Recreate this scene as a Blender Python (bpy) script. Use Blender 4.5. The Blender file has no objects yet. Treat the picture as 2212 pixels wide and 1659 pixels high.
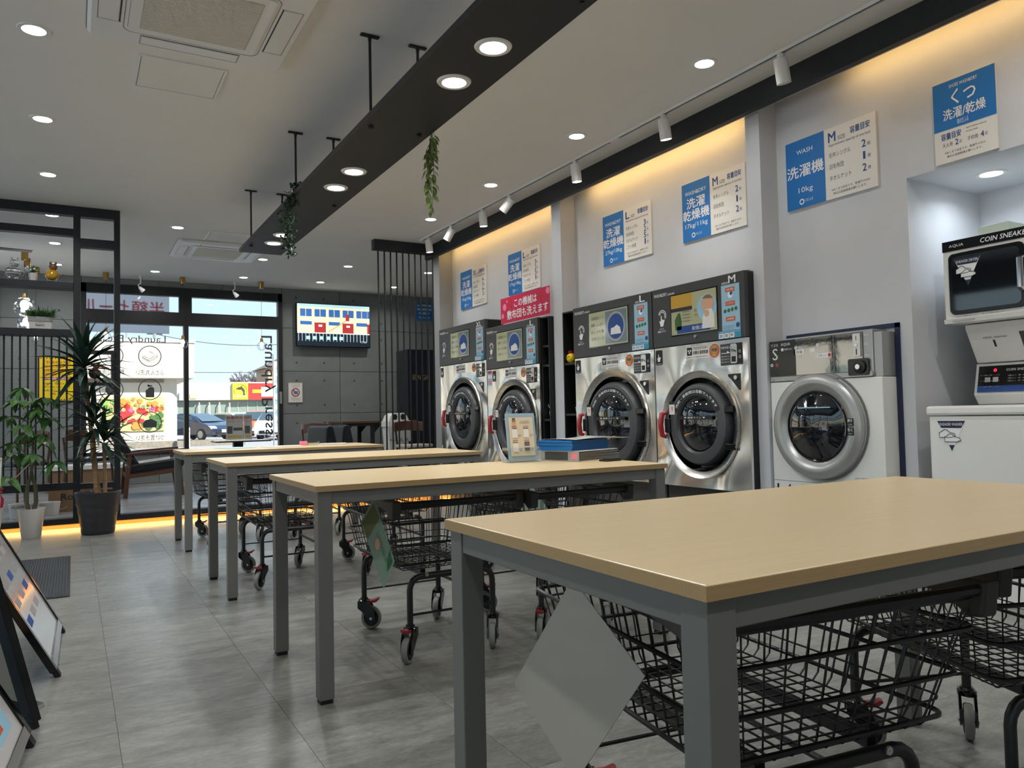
import bpy, math, random
from math import sin, cos, pi, radians as R
from mathutils import Vector, Matrix
random.seed(7)
SC = bpy.context.scene
COL = SC.collection

# ---------------------------------------------------------------- camera, world, sun, exposure
CAM_Z = 0.95
YAW, PIT, ROL, FOC = 0.52081863, 0.03924587, -0.02121844, 1656.8
cd = bpy.data.cameras.new('camera'); cam = bpy.data.objects.new('camera', cd); COL.objects.link(cam)
cd.sensor_width = 36.0; cd.lens = 36.0*FOC/2212.0; cd.clip_start = 0.02; cd.clip_end = 400
fw = Vector((sin(YAW)*cos(PIT), cos(YAW)*cos(PIT), sin(PIT))); rt = Vector((cos(YAW), -sin(YAW), 0)); up = rt.cross(fw)
r2 = rt*cos(ROL)+up*sin(ROL); u2 = up*cos(ROL)-rt*sin(ROL)
cam.matrix_world = Matrix(((r2.x,u2.x,-fw.x,0),(r2.y,u2.y,-fw.y,0),(r2.z,u2.z,-fw.z,CAM_Z),(0,0,0,1)))
SC.camera = cam

W = bpy.data.worlds.new('world'); SC.world = W; W.use_nodes = True
nt = W.node_tree; nt.nodes.clear()
wo = nt.nodes.new('ShaderNodeOutputWorld'); bg = nt.nodes.new('ShaderNodeBackground')
tc = nt.nodes.new('ShaderNodeTexCoord'); sx = nt.nodes.new('ShaderNodeSeparateXYZ'); cr = nt.nodes.new('ShaderNodeValToRGB')
nt.links.new(tc.outputs['Generated'], sx.inputs[0]); nt.links.new(sx.outputs['Z'], cr.inputs[0])
cr.color_ramp.elements[0].position = 0.0; cr.color_ramp.elements[0].color = (0.80, 0.92, 0.97, 1)
cr.color_ramp.elements[1].position = 0.5; cr.color_ramp.elements[1].color = (0.36, 0.58, 0.88, 1)
e = cr.color_ramp.elements.new(0.12); e.color = (0.62, 0.85, 0.97, 1)
bg.inputs['Strength'].default_value = 0.9
nt.links.new(cr.outputs[0], bg.inputs[0]); nt.links.new(bg.outputs[0], wo.inputs[0])

sd = bpy.data.lights.new('sun', 'SUN'); so = bpy.data.objects.new('sun', sd); COL.objects.link(so)
sd.energy = 8.0; sd.angle = R(0.6); sd.color = (1.0, 0.95, 0.86)
so.rotation_euler = Vector((-0.45, 0.62, -0.62)).to_track_quat('-Z', 'Y').to_euler(); so.location = (20, -20, 30)

SC.view_settings.view_transform = 'Standard'; SC.view_settings.look = 'None'
SC.view_settings.exposure = 0.5; SC.view_settings.gamma = 1.0; SC.view_settings.use_curve_mapping = False
SC.cycles.max_bounces = 8; SC.cycles.diffuse_bounces = 4; SC.cycles.glossy_bounces = 4
SC.cycles.transparent_max_bounces = 16; SC.cycles.sample_clamp_indirect = 6.0
SC.cycles.caustics_reflective = False; SC.cycles.caustics_refractive = False

def area(name, loc, direction, sx_, sy_, power, color=(1, 1, 1), spread=180, shape='RECTANGLE'):
    d = bpy.data.lights.new(name, 'AREA'); d.shape = shape; d.size = sx_
    if shape == 'RECTANGLE': d.size_y = sy_
    d.energy = power; d.color = color; d.spread = R(spread)
    o = bpy.data.objects.new(name, d); COL.objects.link(o); o.location = loc
    o.rotation_euler = Vector(direction).to_track_quat('-Z', 'Y').to_euler()
    return o
P_DOWN, P_PLANK, P_LOUNGE, P_ROW = 6.5, 6.0, 4.0, 2.4          # watts per lamp
WARM = (1.0, 0.62, 0.22)
# warm light strips hidden behind the beam over the machines: one per niche (y0, y1, watts)
for y0_, y1_, p_ in ((5.75, 8.05, 2.6), (3.55, 5.3, 2.4), (1.0, 2.75, 1.9)):
    o_ = area('cove_strip_lamp', (3.74, (y0_+y1_)/2, 2.885), (0.62, 0, -0.78), 0.03, y1_-y0_, p_, (1.0, 0.60, 0.20))
    o_.rotation_euler = Matrix((Vector((0.78,0,0.62)), Vector((0,1,0)), Vector((-0.62,0,0.78)))).transposed().to_euler()
# warm strip under the lounge platform edge
o_ = area('platform_strip_lamp', (0.9, 8.03, 0.046), (0, 0, -1), 7.6, 0.03, 30.0, (1.0, 0.68, 0.22))

# ---------------------------------------------------------------- helpers
def lin(c):
    return tuple((x/255/12.92 if x/255 <= 0.04045 else ((x/255+0.055)/1.055)**2.4) for x in c)+(1.0,)
def M(name, c, rough=0.5, metal=0.0, var=None, bump=None, emit=0.0, coat=0.0, stretch=None, per_obj=0.0, trans=0.0, alpha=1.0, sss=0, spec=None, aniso=0):
    m = bpy.data.materials.new(name); m.use_nodes = True
    n = m.node_tree; b = n.nodes['Principled BSDF']; L = n.links.new
    col = lin(c); b.inputs['Base Color'].default_value = col
    b.inputs['Roughness'].default_value = rough; b.inputs['Metallic'].default_value = metal
    if spec is not None: b.inputs['Specular IOR Level'].default_value = spec
    if coat: b.inputs['Coat Weight'].default_value = coat; b.inputs['Coat Roughness'].default_value = 0.06
    if trans: b.inputs['Transmission Weight'].default_value = trans
    if alpha < 1: b.inputs['Alpha'].default_value = alpha
    if aniso: b.inputs['Anisotropic'].default_value = aniso
    if emit:
        b.inputs['Emission Color'].default_value = col; b.inputs['Emission Strength'].default_value = emit
    vec = None
    if var or bump or stretch:
        t = n.nodes.new('ShaderNodeTexCoord'); mp = n.nodes.new('ShaderNodeMapping'); L(t.outputs['Object'], mp.inputs[0])
        if stretch: mp.inputs['Scale'].default_value = stretch
        vec = mp.outputs[0]
        if per_obj:
            oi = n.nodes.new('ShaderNodeObjectInfo'); ad = n.nodes.new('ShaderNodeVectorMath'); ad.operation = 'MULTIPLY_ADD'
            L(oi.outputs['Random'], ad.inputs[0]); ad.inputs[1].default_value = (37, 53, 71); L(vec, ad.inputs[2]); vec = ad.outputs[0]
    val = None
    for sc_, amt in (var if isinstance(var, list) else [var] if var else []):
        no = n.nodes.new('ShaderNodeTexNoise'); no.inputs['Scale'].default_value = sc_; no.inputs['Detail'].default_value = 6; no.inputs['Roughness'].default_value = 0.65
        L(vec, no.inputs['Vector'])
        mr = n.nodes.new('ShaderNodeMapRange'); mr.inputs['From Min'].default_value = 0.3; mr.inputs['From Max'].default_value = 0.7
        mr.inputs['To Min'].default_value = 1-amt; mr.inputs['To Max'].default_value = 1+amt
        L(no.outputs[0], mr.inputs[0])
        if val is None: val = mr.outputs[0]
        else: mq = n.nodes.new('ShaderNodeMath'); mq.operation = 'MULTIPLY'; L(val, mq.inputs[0]); L(mr.outputs[0], mq.inputs[1]); val = mq.outputs[0]
    if var:
        if per_obj:
            oi = n.nodes.new('ShaderNodeObjectInfo'); m2 = n.nodes.new('ShaderNodeMapRange'); L(oi.outputs['Random'], m2.inputs[0])
            m2.inputs['To Min'].default_value = 1-per_obj; m2.inputs['To Max'].default_value = 1+per_obj
            mu = n.nodes.new('ShaderNodeMath'); mu.operation = 'MULTIPLY'; L(val, mu.inputs[0]); L(m2.outputs[0], mu.inputs[1]); val = mu.outputs[0]
        vm = n.nodes.new('ShaderNodeVectorMath'); vm.operation = 'SCALE'; vm.inputs[0].default_value = col[:3]; L(val, vm.inputs['Scale'])
        L(vm.outputs[0], b.inputs['Base Color'])
    if bump:
        sc_, st = bump
        no = n.nodes.new('ShaderNodeTexNoise'); no.inputs['Scale'].default_value = sc_; no.inputs['Detail'].default_value = 5
        L(vec, no.inputs['Vector'])
        bp = n.nodes.new('ShaderNodeBump'); bp.inputs['Strength'].default_value = st; bp.inputs['Distance'].default_value = 0.01
        L(no.outputs[0], bp.inputs['Height']); L(bp.outputs[0], b.inputs['Normal'])
    return m
def glass_mat(name, tint=(1, 1, 1), refl=1.0, rough=0.0):
    m = bpy.data.materials.new(name); m.use_nodes = True; n = m.node_tree; n.nodes.clear(); L = n.links.new
    o = n.nodes.new('ShaderNodeOutputMaterial'); mx = n.nodes.new('ShaderNodeMixShader'); tr = n.nodes.new('ShaderNodeBsdfTransparent')
    gl = n.nodes.new('ShaderNodeBsdfGlossy'); fr = n.nodes.new('ShaderNodeLayerWeight'); pw = n.nodes.new('ShaderNodeMath'); pw.operation = 'POWER'; pw.inputs[1].default_value = 4.5; L(fr.outputs['Facing'], pw.inputs[0])
    mu = n.nodes.new('ShaderNodeMath'); mu.operation = 'MULTIPLY_ADD'; mu.inputs[1].default_value = 0.6*refl; mu.inputs[2].default_value = 0.04*refl; L(pw.outputs[0], mu.inputs[0])
    tr.inputs[0].default_value = (*tint, 1); gl.inputs['Roughness'].default_value = rough
    L(mu.outputs[0], mx.inputs[0]); L(tr.outputs[0], mx.inputs[1]); L(gl.outputs[0], mx.inputs[2]); L(mx.outputs[0], o.inputs[0])
    return m
def steel_mat(name, c, rough, wscale, wstr):
    m = M(name, c, rough, 1.0); n = m.node_tree; L = n.links.new; b = n.nodes['Principled BSDF']
    t = n.nodes.new('ShaderNodeTexCoord')
    mp = n.nodes.new('ShaderNodeMapping'); mp.inputs['Scale'].default_value = (1, 1, 60); L(t.outputs['Object'], mp.inputs[0])
    n1 = n.nodes.new('ShaderNodeTexNoise'); n1.inputs['Scale'].default_value = 40; L(mp.outputs[0], n1.inputs['Vector'])
    mr = n.nodes.new('ShaderNodeMapRange'); mr.inputs['To Min'].default_value = rough*0.75; mr.inputs['To Max'].default_value = rough*1.3
    L(n1.outputs[0], mr.inputs[0]); L(mr.outputs[0], b.inputs['Roughness'])
    n2 = n.nodes.new('ShaderNodeTexNoise'); n2.inputs['Scale'].default_value = wscale; n2.inputs['Detail'].default_value = 0.0; n2.inputs['Distortion'].default_value = 0.9
    L(t.outputs['Object'], n2.inputs['Vector'])
    bp = n.nodes.new('ShaderNodeBump'); bp.inputs['Strength'].default_value = wstr; bp.inputs['Distance'].default_value = 0.07
    L(n2.outputs[0], bp.inputs['Height']); L(bp.outputs[0], b.inputs['Normal'])
    return m

class MB:
    """collects boxes, tubes, lathes and prisms; build() links them as ONE mesh object"""
    def __init__(s, o=(0, 0, 0)): s.v = []; s.f = []; s.mi = []; s.o = o; s.cur = 0
    def mesh(s, vs, fs):
        k = len(s.v); s.v += [(x[0]-s.o[0], x[1]-s.o[1], x[2]-s.o[2]) for x in vs]
        s.f += [tuple(k+i for i in f) for f in fs]; s.mi += [s.cur]*len(fs); return s
    def box(s, x0, x1, y0, y1, z0, z1):
        x0, x1 = sorted((x0, x1)); y0, y1 = sorted((y0, y1)); z0, z1 = sorted((z0, z1))
        return s.mesh([(x0,y0,z0),(x1,y0,z0),(x1,y1,z0),(x0,y1,z0),(x0,y0,z1),(x1,y0,z1),(x1,y1,z1),(x0,y1,z1)],
               [(0,3,2,1),(4,5,6,7),(0,1,5,4),(1,2,6,5),(2,3,7,6),(3,0,4,7)])
    def hexa(s, b, t):
        """b, t: four corners each (counter-clockwise seen from above)"""
        return s.mesh(list(b)+list(t), [(0,3,2,1),(4,5,6,7),(0,1,5,4),(1,2,6,5),(2,3,7,6),(3,0,4,7)])
    def tube(s, pts, r, n=6, closed=False, radii=None):
        pts = [Vector(p) for p in pts]; N = len(pts); vs = []; prev = None
        for i, p in enumerate(pts):
            if closed: d = (pts[(i+1) % N]-pts[i-1])
            else: d = pts[min(i+1, N-1)]-pts[max(i-1, 0)]
            d = d.normalized() if d.length > 1e-9 else Vector((0, 0, 1))
            if prev is None:
                a = d.cross(Vector((0, 0, 1)));  a = a if a.length > 1e-3 else d.cross(Vector((1, 0, 0)))
            else: a = prev-d*prev.dot(d); a = a if a.length > 1e-4 else d.orthogonal()
            a.normalize(); b = d.cross(a); prev = a; rr = radii[i] if radii else r
            for k in range(n):
                t = 2*pi*(k+0.5)/n; vs.append(p+(a*cos(t)+b*sin(t))*rr)
        fs = []
        for i in range(N if closed else N-1):
            j = (i+1) % N
            for k in range(n):
                q = (k+1) % n; fs.append((i*n+k, i*n+q, j*n+q, j*n+k))
        if not closed: fs.append(tuple(range(n-1, -1, -1))); fs.append(tuple((N-1)*n+k for k in range(n)))
        return s.mesh(vs, fs)
    def lathe(s, prof, c=(0, 0, 0), axis='z', n=24, sx=1.0, sy=1.0, a0=0.0, a1=2*pi):
        """prof: (radius, height) pairs; closed ends where radius is 0"""
        vs = []; fs = []; full = abs(a1-a0-2*pi) < 1e-6; m = n if full else n+1
        for (r, h) in prof:
            for k in range(m):
                t = a0+(a1-a0)*k/n; p = (r*cos(t)*sx, r*sin(t)*sy, h)
                if axis == 'y': p = (p[0], p[2], p[1])
                elif axis == 'x': p = (p[2], p[0], p[1])
                vs.append((c[0]+p[0], c[1]+p[1], c[2]+p[2]))
        for i in range(len(prof)-1):
            for k in range(n):
                q = (k+1) % m; fs.append((i*m+k, i*m+q, (i+1)*m+q, (i+1)*m+k))
        return s.mesh(vs, fs)
    def disc(s, c, r, axis='z', n=24, sx=1, sy=1):
        vs = []
        for k in range(n):
            t = 2*pi*k/n; p = (r*cos(t)*sx, r*sin(t)*sy, 0)
            if axis == 'y': p = (p[0], 0, p[1])
            elif axis == 'x': p = (0, p[0], p[1])
            vs.append((c[0]+p[0], c[1]+p[1], c[2]+p[2]))
        return s.mesh(vs, [tuple(range(n))])
    def prism(s, poly, a0, a1, plane='xz'):
        def P(u, v, a): return {'xz': (u, a, v), 'xy': (u, v, a), 'yz': (a, u, v)}[plane]
        n = len(poly); vs = [P(u, v, a0) for u, v in poly]+[P(u, v, a1) for u, v in poly]
        fs = [tuple(range(n)), tuple(range(2*n-1, n-1, -1))]+[(i, n+i, n+(i+1) % n, (i+1) % n) for i in range(n)]
        return s.mesh(vs, fs)
    def ball(s, c, r, n=12, m=8, sx=1, sy=1, sz=1):
        prof = [(max(r*sin(pi*i/m), 1e-4), -r*cos(pi*i/m)*sz) for i in range(m+1)]
        return s.lathe(prof, c, 'z', n, sx, sy)
    def xf(s, mat, k=0):
        for i in range(k, len(s.v)): s.v[i] = tuple(mat @ Vector(s.v[i]))
        return s
    def build(s, name, mt, parent=None, smooth=False, bev=0.0, kind=None, label=None, seg=2, cat=None, group=None):
        me = bpy.data.meshes.new(name); me.from_pydata(s.v, [], s.f)
        for x in (mt if isinstance(mt, (list, tuple)) else [mt]): me.materials.append(x)
        if isinstance(mt, (list, tuple)): me.polygons.foreach_set('material_index', s.mi)
        me.update()
        if smooth:
            me.polygons.foreach_set('use_smooth', [True]*len(me.polygons)); me.set_sharp_from_angle(angle=R(40))
        o = bpy.data.objects.new(name, me); COL.objects.link(o)
        if parent is not None: o.parent = parent
        else: o.location = s.o
        if bev:
            b = o.modifiers.new('bevel', 'BEVEL'); b.width = bev; b.segments = seg; b.limit_method = 'ANGLE'; b.angle_limit = R(40)
        if kind: o['kind'] = kind
        if label: o['label'] = label
        if cat: o['category'] = cat
        if group: o['group'] = group
        return o
def T(name, label, cat, loc=(0, 0, 0), rz=0.0, group=None):
    o = bpy.data.objects.new(name, None); COL.objects.link(o); o.empty_display_size = 0.1
    o.location = loc; o.rotation_euler = (0, 0, rz); o['label'] = label; o['category'] = cat
    if group: o['group'] = group
    return o
def kids(o): return [c for c in o.children]
def copy_tree(o, parent=None):
    ch = list(o.children); c = o.copy(); COL.objects.link(c)
    if parent is not None: c.parent = parent
    for k in ch: copy_tree(k, c)
    return c
def part_copy(o, parent, loc, rot=None, scale=None):
    c = o.copy(); COL.objects.link(c); c.parent = parent; c.location = loc
    if rot is not None: c.rotation_euler = rot
    if scale is not None: c.scale = scale
    return c
def S(name, mb, m, **k): return mb.build(name, m, None, kind='structure', **k)
_tc = {}
def text(s_, x0, x1, z0, z1, y, parent, m, mirror=False, name='lettering', bold=0.0, shear=0.0, vertical=False, arc=None, rot=0):
    """lettering fitted into the box x0..x1, z0..z1 on the plane y, facing -y (mirror: as seen from behind)"""
    key = (s_, shear)
    if key not in _tc:
        cu = bpy.data.curves.new('lettering', 'FONT'); cu.body = s_; cu.resolution_u = 2; cu.shear = shear; cu.size = 1.0; cu.fill_mode = 'FRONT'
        o = bpy.data.objects.new('lettering', cu); COL.objects.link(o)
        dg = bpy.context.evaluated_depsgraph_get()
        me = bpy.data.meshes.new_from_object(o.evaluated_get(dg), depsgraph=dg)
        _tc[key] = ([tuple(v.co) for v in me.vertices], [tuple(p.vertices) for p in me.polygons])
        bpy.data.objects.remove(o); bpy.data.curves.remove(cu); bpy.data.meshes.remove(me)
    vs, fs = _tc[key]
    if not vs: return None
    if rot:
        vs = [(v[0]*cos(rot)-v[1]*sin(rot), v[0]*sin(rot)+v[1]*cos(rot), 0) for v in vs]
    ax = min(v[0] for v in vs); bx = max(v[0] for v in vs); az = min(v[1] for v in vs); bz = max(v[1] for v in vs)
    sx_ = (x1-x0)/max(bx-ax, 1e-6); sz_ = (z1-z0)/max(bz-az, 1e-6)
    out = []
    for v in vs:
        x = (v[0]-ax)*sx_; x = (x1-x) if mirror else (x0+x); z = z0+(v[1]-az)*sz_
        if arc:
            cx, cz, rad, t0, t1 = arc; t = t0+(t1-t0)*(v[0]-ax)/(bx-ax); rr = rad+(v[1]-az)*sz_
            x, z = cx+rr*cos(t), cz+rr*sin(t)
        out.append((x, y, z))
    mb = MB().mesh(out, fs)
    if bold:                                   # a heavier face: the same outlines again, a little aside
        b = min(bold, .03)*.55*min(sx_, sz_)
        for i, (dx, dz) in enumerate(((b, 0), (-b, 0), (0, b*.8), (0, -b*.8))): mb.mesh([(v[0]+dx, v[1]-.0002*(i+1), v[2]+dz) for v in out], fs)
    return mb.build(name, m, parent)
def rect(x0, x1, z0, z1, y, parent, m, name='panel', d=0.002, bev=0, label=None):
    return MB().box(x0, x1, y-d, y, z0, z1).build(name, m, parent, bev=bev, label=label)
def circ_poly(cx, cz, r, n=24, a0=0, a1=2*pi): return [(cx+r*cos(a0+(a1-a0)*k/n), cz+r*sin(a0+(a1-a0)*k/n)) for k in range(n)]
def rrect(x0, x1, z0, z1, r, n=5):
    p = []
    for cx, cz, a in ((x1-r, z1-r, 0), (x0+r, z1-r, pi/2), (x0+r, z0+r, pi), (x1-r, z0+r, 1.5*pi)):
        p += [(cx+r*cos(a+pi/2*k/n), cz+r*sin(a+pi/2*k/n)) for k in range(n+1)]
    return p
def ring(mb, cx, cz, r0, r1, ya, yb, n=48):
    """flat ring standing in the xz plane from depth ya (front) to yb"""
    return mb.lathe([(r0, yb), (r0, ya), (r1, ya), (r1, yb)], (cx, 0, cz), 'y', n)
HAND = [(-.18,-.5),(.22,-.5),(.3,-.2),(.42,.05),(.36,.16),(.26,.05),(.2,.12),(.14,.12),(.1,.16),(.03,.16),(0,.5),(-.04,.55),(-.1,.5),(-.1,.0),(-.14,-.05),(-.24,.06),(-.32,.0),(-.22,-.25)]
def icon(poly, cx, cz, s_, y, parent, m, name='icon', mirror=False, d=0.001):
    return MB().prism([(cx+(-u if mirror else u)*s_, cz+v*s_) for u, v in poly], y-d, y, 'xz').build(name, m, parent)

# ---------------------------------------------------------------- materials
m_ceil = M('ceiling_paint', (232, 230, 225), 0.9, bump=(180, 0.05), var=(3, 0.015))
m_wall = M('white_wallpaper', (203, 206, 211), 0.85, bump=(260, 0.12), var=(6, 0.02))
m_dark = M('charcoal_woodgrain', (26, 30, 36), 0.55, var=(14, 0.18), stretch=(1, 12, 1), bump=(60, 0.05))
m_black = M('matt_black', (18, 20, 23), 0.5)
m_blackp = M('black_powder_coat', (20, 22, 25), 0.38, spec=0.6)
m_bgloss = M('gloss_black', (10, 11, 13), 0.12)
m_navy = M('navy_trim', (22, 34, 66), 0.5)
m_tile = M('grey_stone_vinyl', (127, 128, 123), 0.30, var=[(3.5, 0.24), (13, 0.26), (50, 0.20)], stretch=(1.0, 2.6, 1), per_obj=0.08, bump=(70, 0.04))
m_plank = M('grey_plank_vinyl', (132, 134, 135), 0.26, var=(6, 0.18), stretch=(0.5, 9, 1), per_obj=0.12)
m_joint = M('floor_joint', (70, 71, 70), 0.7)
m_conc = M('concrete_panel', (118, 123, 122), 0.8, var=(3, 0.10), per_obj=0.05, bump=(40, 0.08))
m_hole = M('concrete_hole', (66, 70, 71), 0.9)
m_greyt = M('grey_tile', (150, 152, 153), 0.5, var=(10, .04))
m_oak = M('pale_oak_laminate', (222, 198, 152), 0.28, var=(5, 0.045), stretch=(0.6, 26, 4), bump=(120, 0.03))
m_oake = M('oak_edge', (176, 148, 104), 0.4, var=(8, 0.09), stretch=(0.8, 40, 40))
m_greym = M('grey_powder_coat', (112, 113, 110), 0.42)
m_steel = steel_mat('brushed_stainless', (240, 238, 232), 0.22, 2.4, 1.0)
m_chrome = M('chrome', (215, 215, 215), 0.12, 1.0)
m_mirror = M('mirror_black', (150, 150, 148), 0.04, 1.0, bump=(5, 0.05))
m_bezel = M('charcoal_panel', (58, 60, 62), 0.4)
m_dring = M('charcoal_door_ring', (72, 74, 77), 0.35)
m_dglass = M('dark_door_glass', (16, 19, 24), 0.04, spec=0.9, coat=0.5)
m_white = M('white_plastic', (222, 222, 218), 0.35)
m_wgloss = M('white_enamel', (230, 231, 228), 0.18, coat=0.4)
m_silver = M('silver_plastic', (168, 169, 168), 0.3, 0.55)
m_red = M('red_plastic', (172, 40, 48), 0.3, coat=0.3)
m_blue = M('sign_blue', (20, 112, 186), 0.5)
m_paper = M('white_print', (226, 224, 218), 0.5)
m_ink = M('dark_ink', (36, 40, 50), 0.6)
m_inkb = M('blue_ink', (28, 72, 140), 0.6)
m_wink = M('white_ink', (236, 238, 240), 0.55)
m_pink = M('crimson_print', (196, 24, 76), 0.5)
m_pinkl = M('pink_print', (236, 132, 160), 0.5)
m_orange = M('orange_print', (200, 92, 50), 0.5)
m_green = M('green_print', (44, 104, 62), 0.5)
m_lblue = M('pale_blue_print', (150, 192, 214), 0.45)
m_teal = M('teal_print', (52, 148, 178), 0.5)
m_yellow = M('yellow_print', (242, 208, 24), 0.5)
m_lamp = M('lamp_diffuser', (255, 252, 246), 0.4, emit=14.0)
m_lampw = M('white_lamp_body', (228, 228, 226), 0.35)
m_brass = M('brushed_brass', (176, 142, 84), 0.3, 1.0)
m_pot_d = M('charcoal_pot', (46, 44, 46), 0.42)
m_pot_w = M('white_pot', (206, 203, 198), 0.35)
m_soil = M('bark_chip_soil', (78, 54, 40), 0.9, var=(60, 0.5), bump=(90, 0.8))
m_leaf = M('glossy_leaf', (66, 108, 50), 0.38, var=(9, 0.3), per_obj=0.25)
m_leafd = M('dark_leaf', (30, 56, 44), 0.42, var=(9, 0.25), per_obj=0.2)
m_ivy = M('ivy_leaf', (112, 132, 70), 0.5, var=(9, 0.3), per_obj=0.3)
m_ivyd = M('dark_ivy', (34, 58, 40), 0.5, var=(30, 0.4))
m_bark = M('ringed_bark', (150, 122, 88), 0.8, var=(12, 0.35), stretch=(1, 1, 8), bump=(40, 0.4))
m_bark2 = M('green_bark', (92, 88, 62), 0.7, var=(12, 0.2), bump=(40, 0.3))
m_wood = M('walnut', (84, 54, 38), 0.4, var=(8, 0.25), stretch=(6, 1, 6))
m_leather = M('black_leather', (26, 29, 34), 0.26, bump=(120, 0.12))
m_kick = M('plywood_kick', (140, 84, 40), 0.7, var=(6, 0.15))
m_card = M('cardboard', (132, 104, 76), 0.85, var=(20, 0.06))
m_mat = M('ribbed_grey_mat', (62, 66, 70), 0.95, bump=(300, 0.6), var=(120, 0.2))
m_pane = glass_mat('window_glass')
m_acryl = glass_mat('clear_acrylic', (0.97, 0.99, 1.0), 1.6)
m_glass = glass_mat('pendant_glass', (0.9, 0.93, 0.95), 2.2)
m_tyre = M('grey_rubber', (138, 138, 132), 0.6)
m_conc_out = M('pale_forecourt', (190, 194, 198), .9, var=(1.5, .06))  # unseen ground, made paler than the asphalt to bounce daylight indoors
m_asph = M('asphalt', (150, 152, 154), 0.9, var=(2, 0.1))
# ================================================================ THE SETTING
CZ = 2.93; FY = 11.75; XB = 3.61; XP = 3.72; XW = 3.87; DK = 0.10
# floor and its tiles
fl = S('floor', MB().box(-3.2, 4.6, -2.6, 8.12, -0.12, -0.004), m_joint)
tile = None; TX, TY = 0.475, 0.88
for i in range(-3, 9):
    for j in range(-1, 10):
        x0 = 0.122+i*TX; y0 = 2.68+(j-3)*TY
        y1 = min(y0+TY, 8.1)
        if y1-y0 < 0.05 or x0 > 3.75: continue
        if tile is None: tile = MB().box(0.0006, TX-0.0006, 0.0006, TY-0.0006, -0.006, 0).build('tile', m_tile, fl); t = tile
        else: t = part_copy(tile, fl, (0, 0, 0))
        t.location = (x0, y0, 0); t.scale = (1, (y1-y0)/TY, 1)
        if x0+TX > 3.86: t.scale.x = (3.86-x0)/TX
# raised lounge floor of planks
dk = S('floor', MB().box(-3.2, 5.65, 8.09, FY+0.1, -0.12, DK-0.006), m_joint)
pl = None; k = 0
y = 8.09
while y < FY:
    x = -1.6-(k % 3)*0.41
    while x < 5.6:
        if x > -2.4 and x+1.2 > -1.4:
            x1 = min(x+1.2, 5.6)
            if pl is None: pl = MB().box(0.0008, 1.1992, 0.0008, 0.1512, DK-0.008, DK).build('plank', m_plank, dk); q = pl
            else: q = part_copy(pl, dk, (0, 0, 0))
            q.location = (x, y, 0); q.scale = ((x1-x)/1.2, min(0.152, FY-y)/0.152, 1)
        x += 1.2
    y += 0.152; k += 1
S('trim_1', MB().box(-3.2, 4.2, 7.965, 8.09, 0.05, DK+0.001), m_dark)
S('trim_2', MB().box(-3.2, 4.2, 8.085, 8.10, 0.0, 0.05), m_kick)
S('ceiling', MB().box(-3.3, 5.8, -2.7, FY+0.2, CZ, CZ+0.12), m_ceil)
# far concrete wall around the window: recessed core with separate panels
WX0, WX1, WZ0, WZ1 = 0.10, 2.75, 0.50, 2.84
VX0, VX1 = -3.1, -0.815
core = MB().box(-3.3, VX0, FY+0.014, FY+0.16, 0, CZ).box(VX1, WX0, FY+0.014, FY+0.16, 0, CZ).box(VX0, VX1, FY+0.014, FY+0.16, 0, WZ0).box(VX0, VX1, FY+0.014, FY+0.16, WZ1, CZ).box(WX1, 5.8, FY+0.014, FY+0.16, 0, CZ).box(WX0, WX1, FY+0.014, FY+0.16, 0, WZ0).box(WX0, WX1, FY+0.014, FY+0.16, WZ1, CZ)
wf = S('wall_far', core, m_hole)
zs = [DK, 0.37, 1.026, 1.672, 2.33, CZ]; xs = [VX0, -1.95, VX1, WX0, 1.05, 1.9, WX1, 3.638, 4.59, 5.55]
hb = MB()
for a in range(len(xs)-1):
    for b in range(len(zs)-1):
        z0, z1 = zs[b], zs[b+1]
        if WX0 <= xs[a] < WX1 or xs[a] < VX1-.01:
            if b >= 1 and b < 4: continue
            if b == 4: z0 = WZ1
            if b == 0: z1 = WZ0
        MB().box(xs[a]+0.003, xs[a+1]-0.003, FY, FY+0.02, z0+0.003, z1-0.003).build('concrete_panel', m_conc, wf, bev=0.002)
        if z1-z0 > 0.4:
            for hx in (0.24, 0.72):
                for hz in (0.2, 0.78): hb.disc((xs[a]+(xs[a+1]-xs[a])*hx, FY-0.001, z0+(z1-z0)*hz), 0.016, 'y', 10)
hb.build('tie_hole_row', m_hole, wf, kind='stuff')
# lounge right wall, back wall, left glazed front
S('wall_right', MB().box(5.6, 5.75, 8.2, FY+0.1, 0, CZ), m_conc)
S('wall_right', MB().box(3.74, 5.6, 8.22, 8.3, 0, CZ), m_wall)
S('wall_back', MB().box(-3.2, 4.7, -2.7, -2.55, 0, CZ), m_wall)
lw = MB().box(-3.3, -3.15, -2.6, FY+0.1, 2.62, CZ).box(-3.3, -3.15, 11.5, FY+0.1, 0, 2.62).box(-3.3, -3.15, -2.6, -1.9, 0, 2.62)
S('wall_left', lw, m_conc)
wl = S('window_2', MB().box(-3.26, -3.18, -1.9, 11.5, 0, 0.06).box(-3.26, -3.18, -1.9, 11.5, 2.54, 2.62), m_black)
for k in range(9):
    y = -1.9+k*13.4/8; MB().box(-3.26, -3.18, y-0.03, y+0.03, 0.0, 2.6).build('mullion', m_black, wl)
    if k < 8: MB().box(-3.225, -3.215, y+0.03, y+1.645, 0.06, 2.54).build('pane', m_pane, wl)
MB().box(-3.25, -3.19, -1.9, 11.5, 2.02, 2.08).build('transom', m_black, wl)
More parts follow.
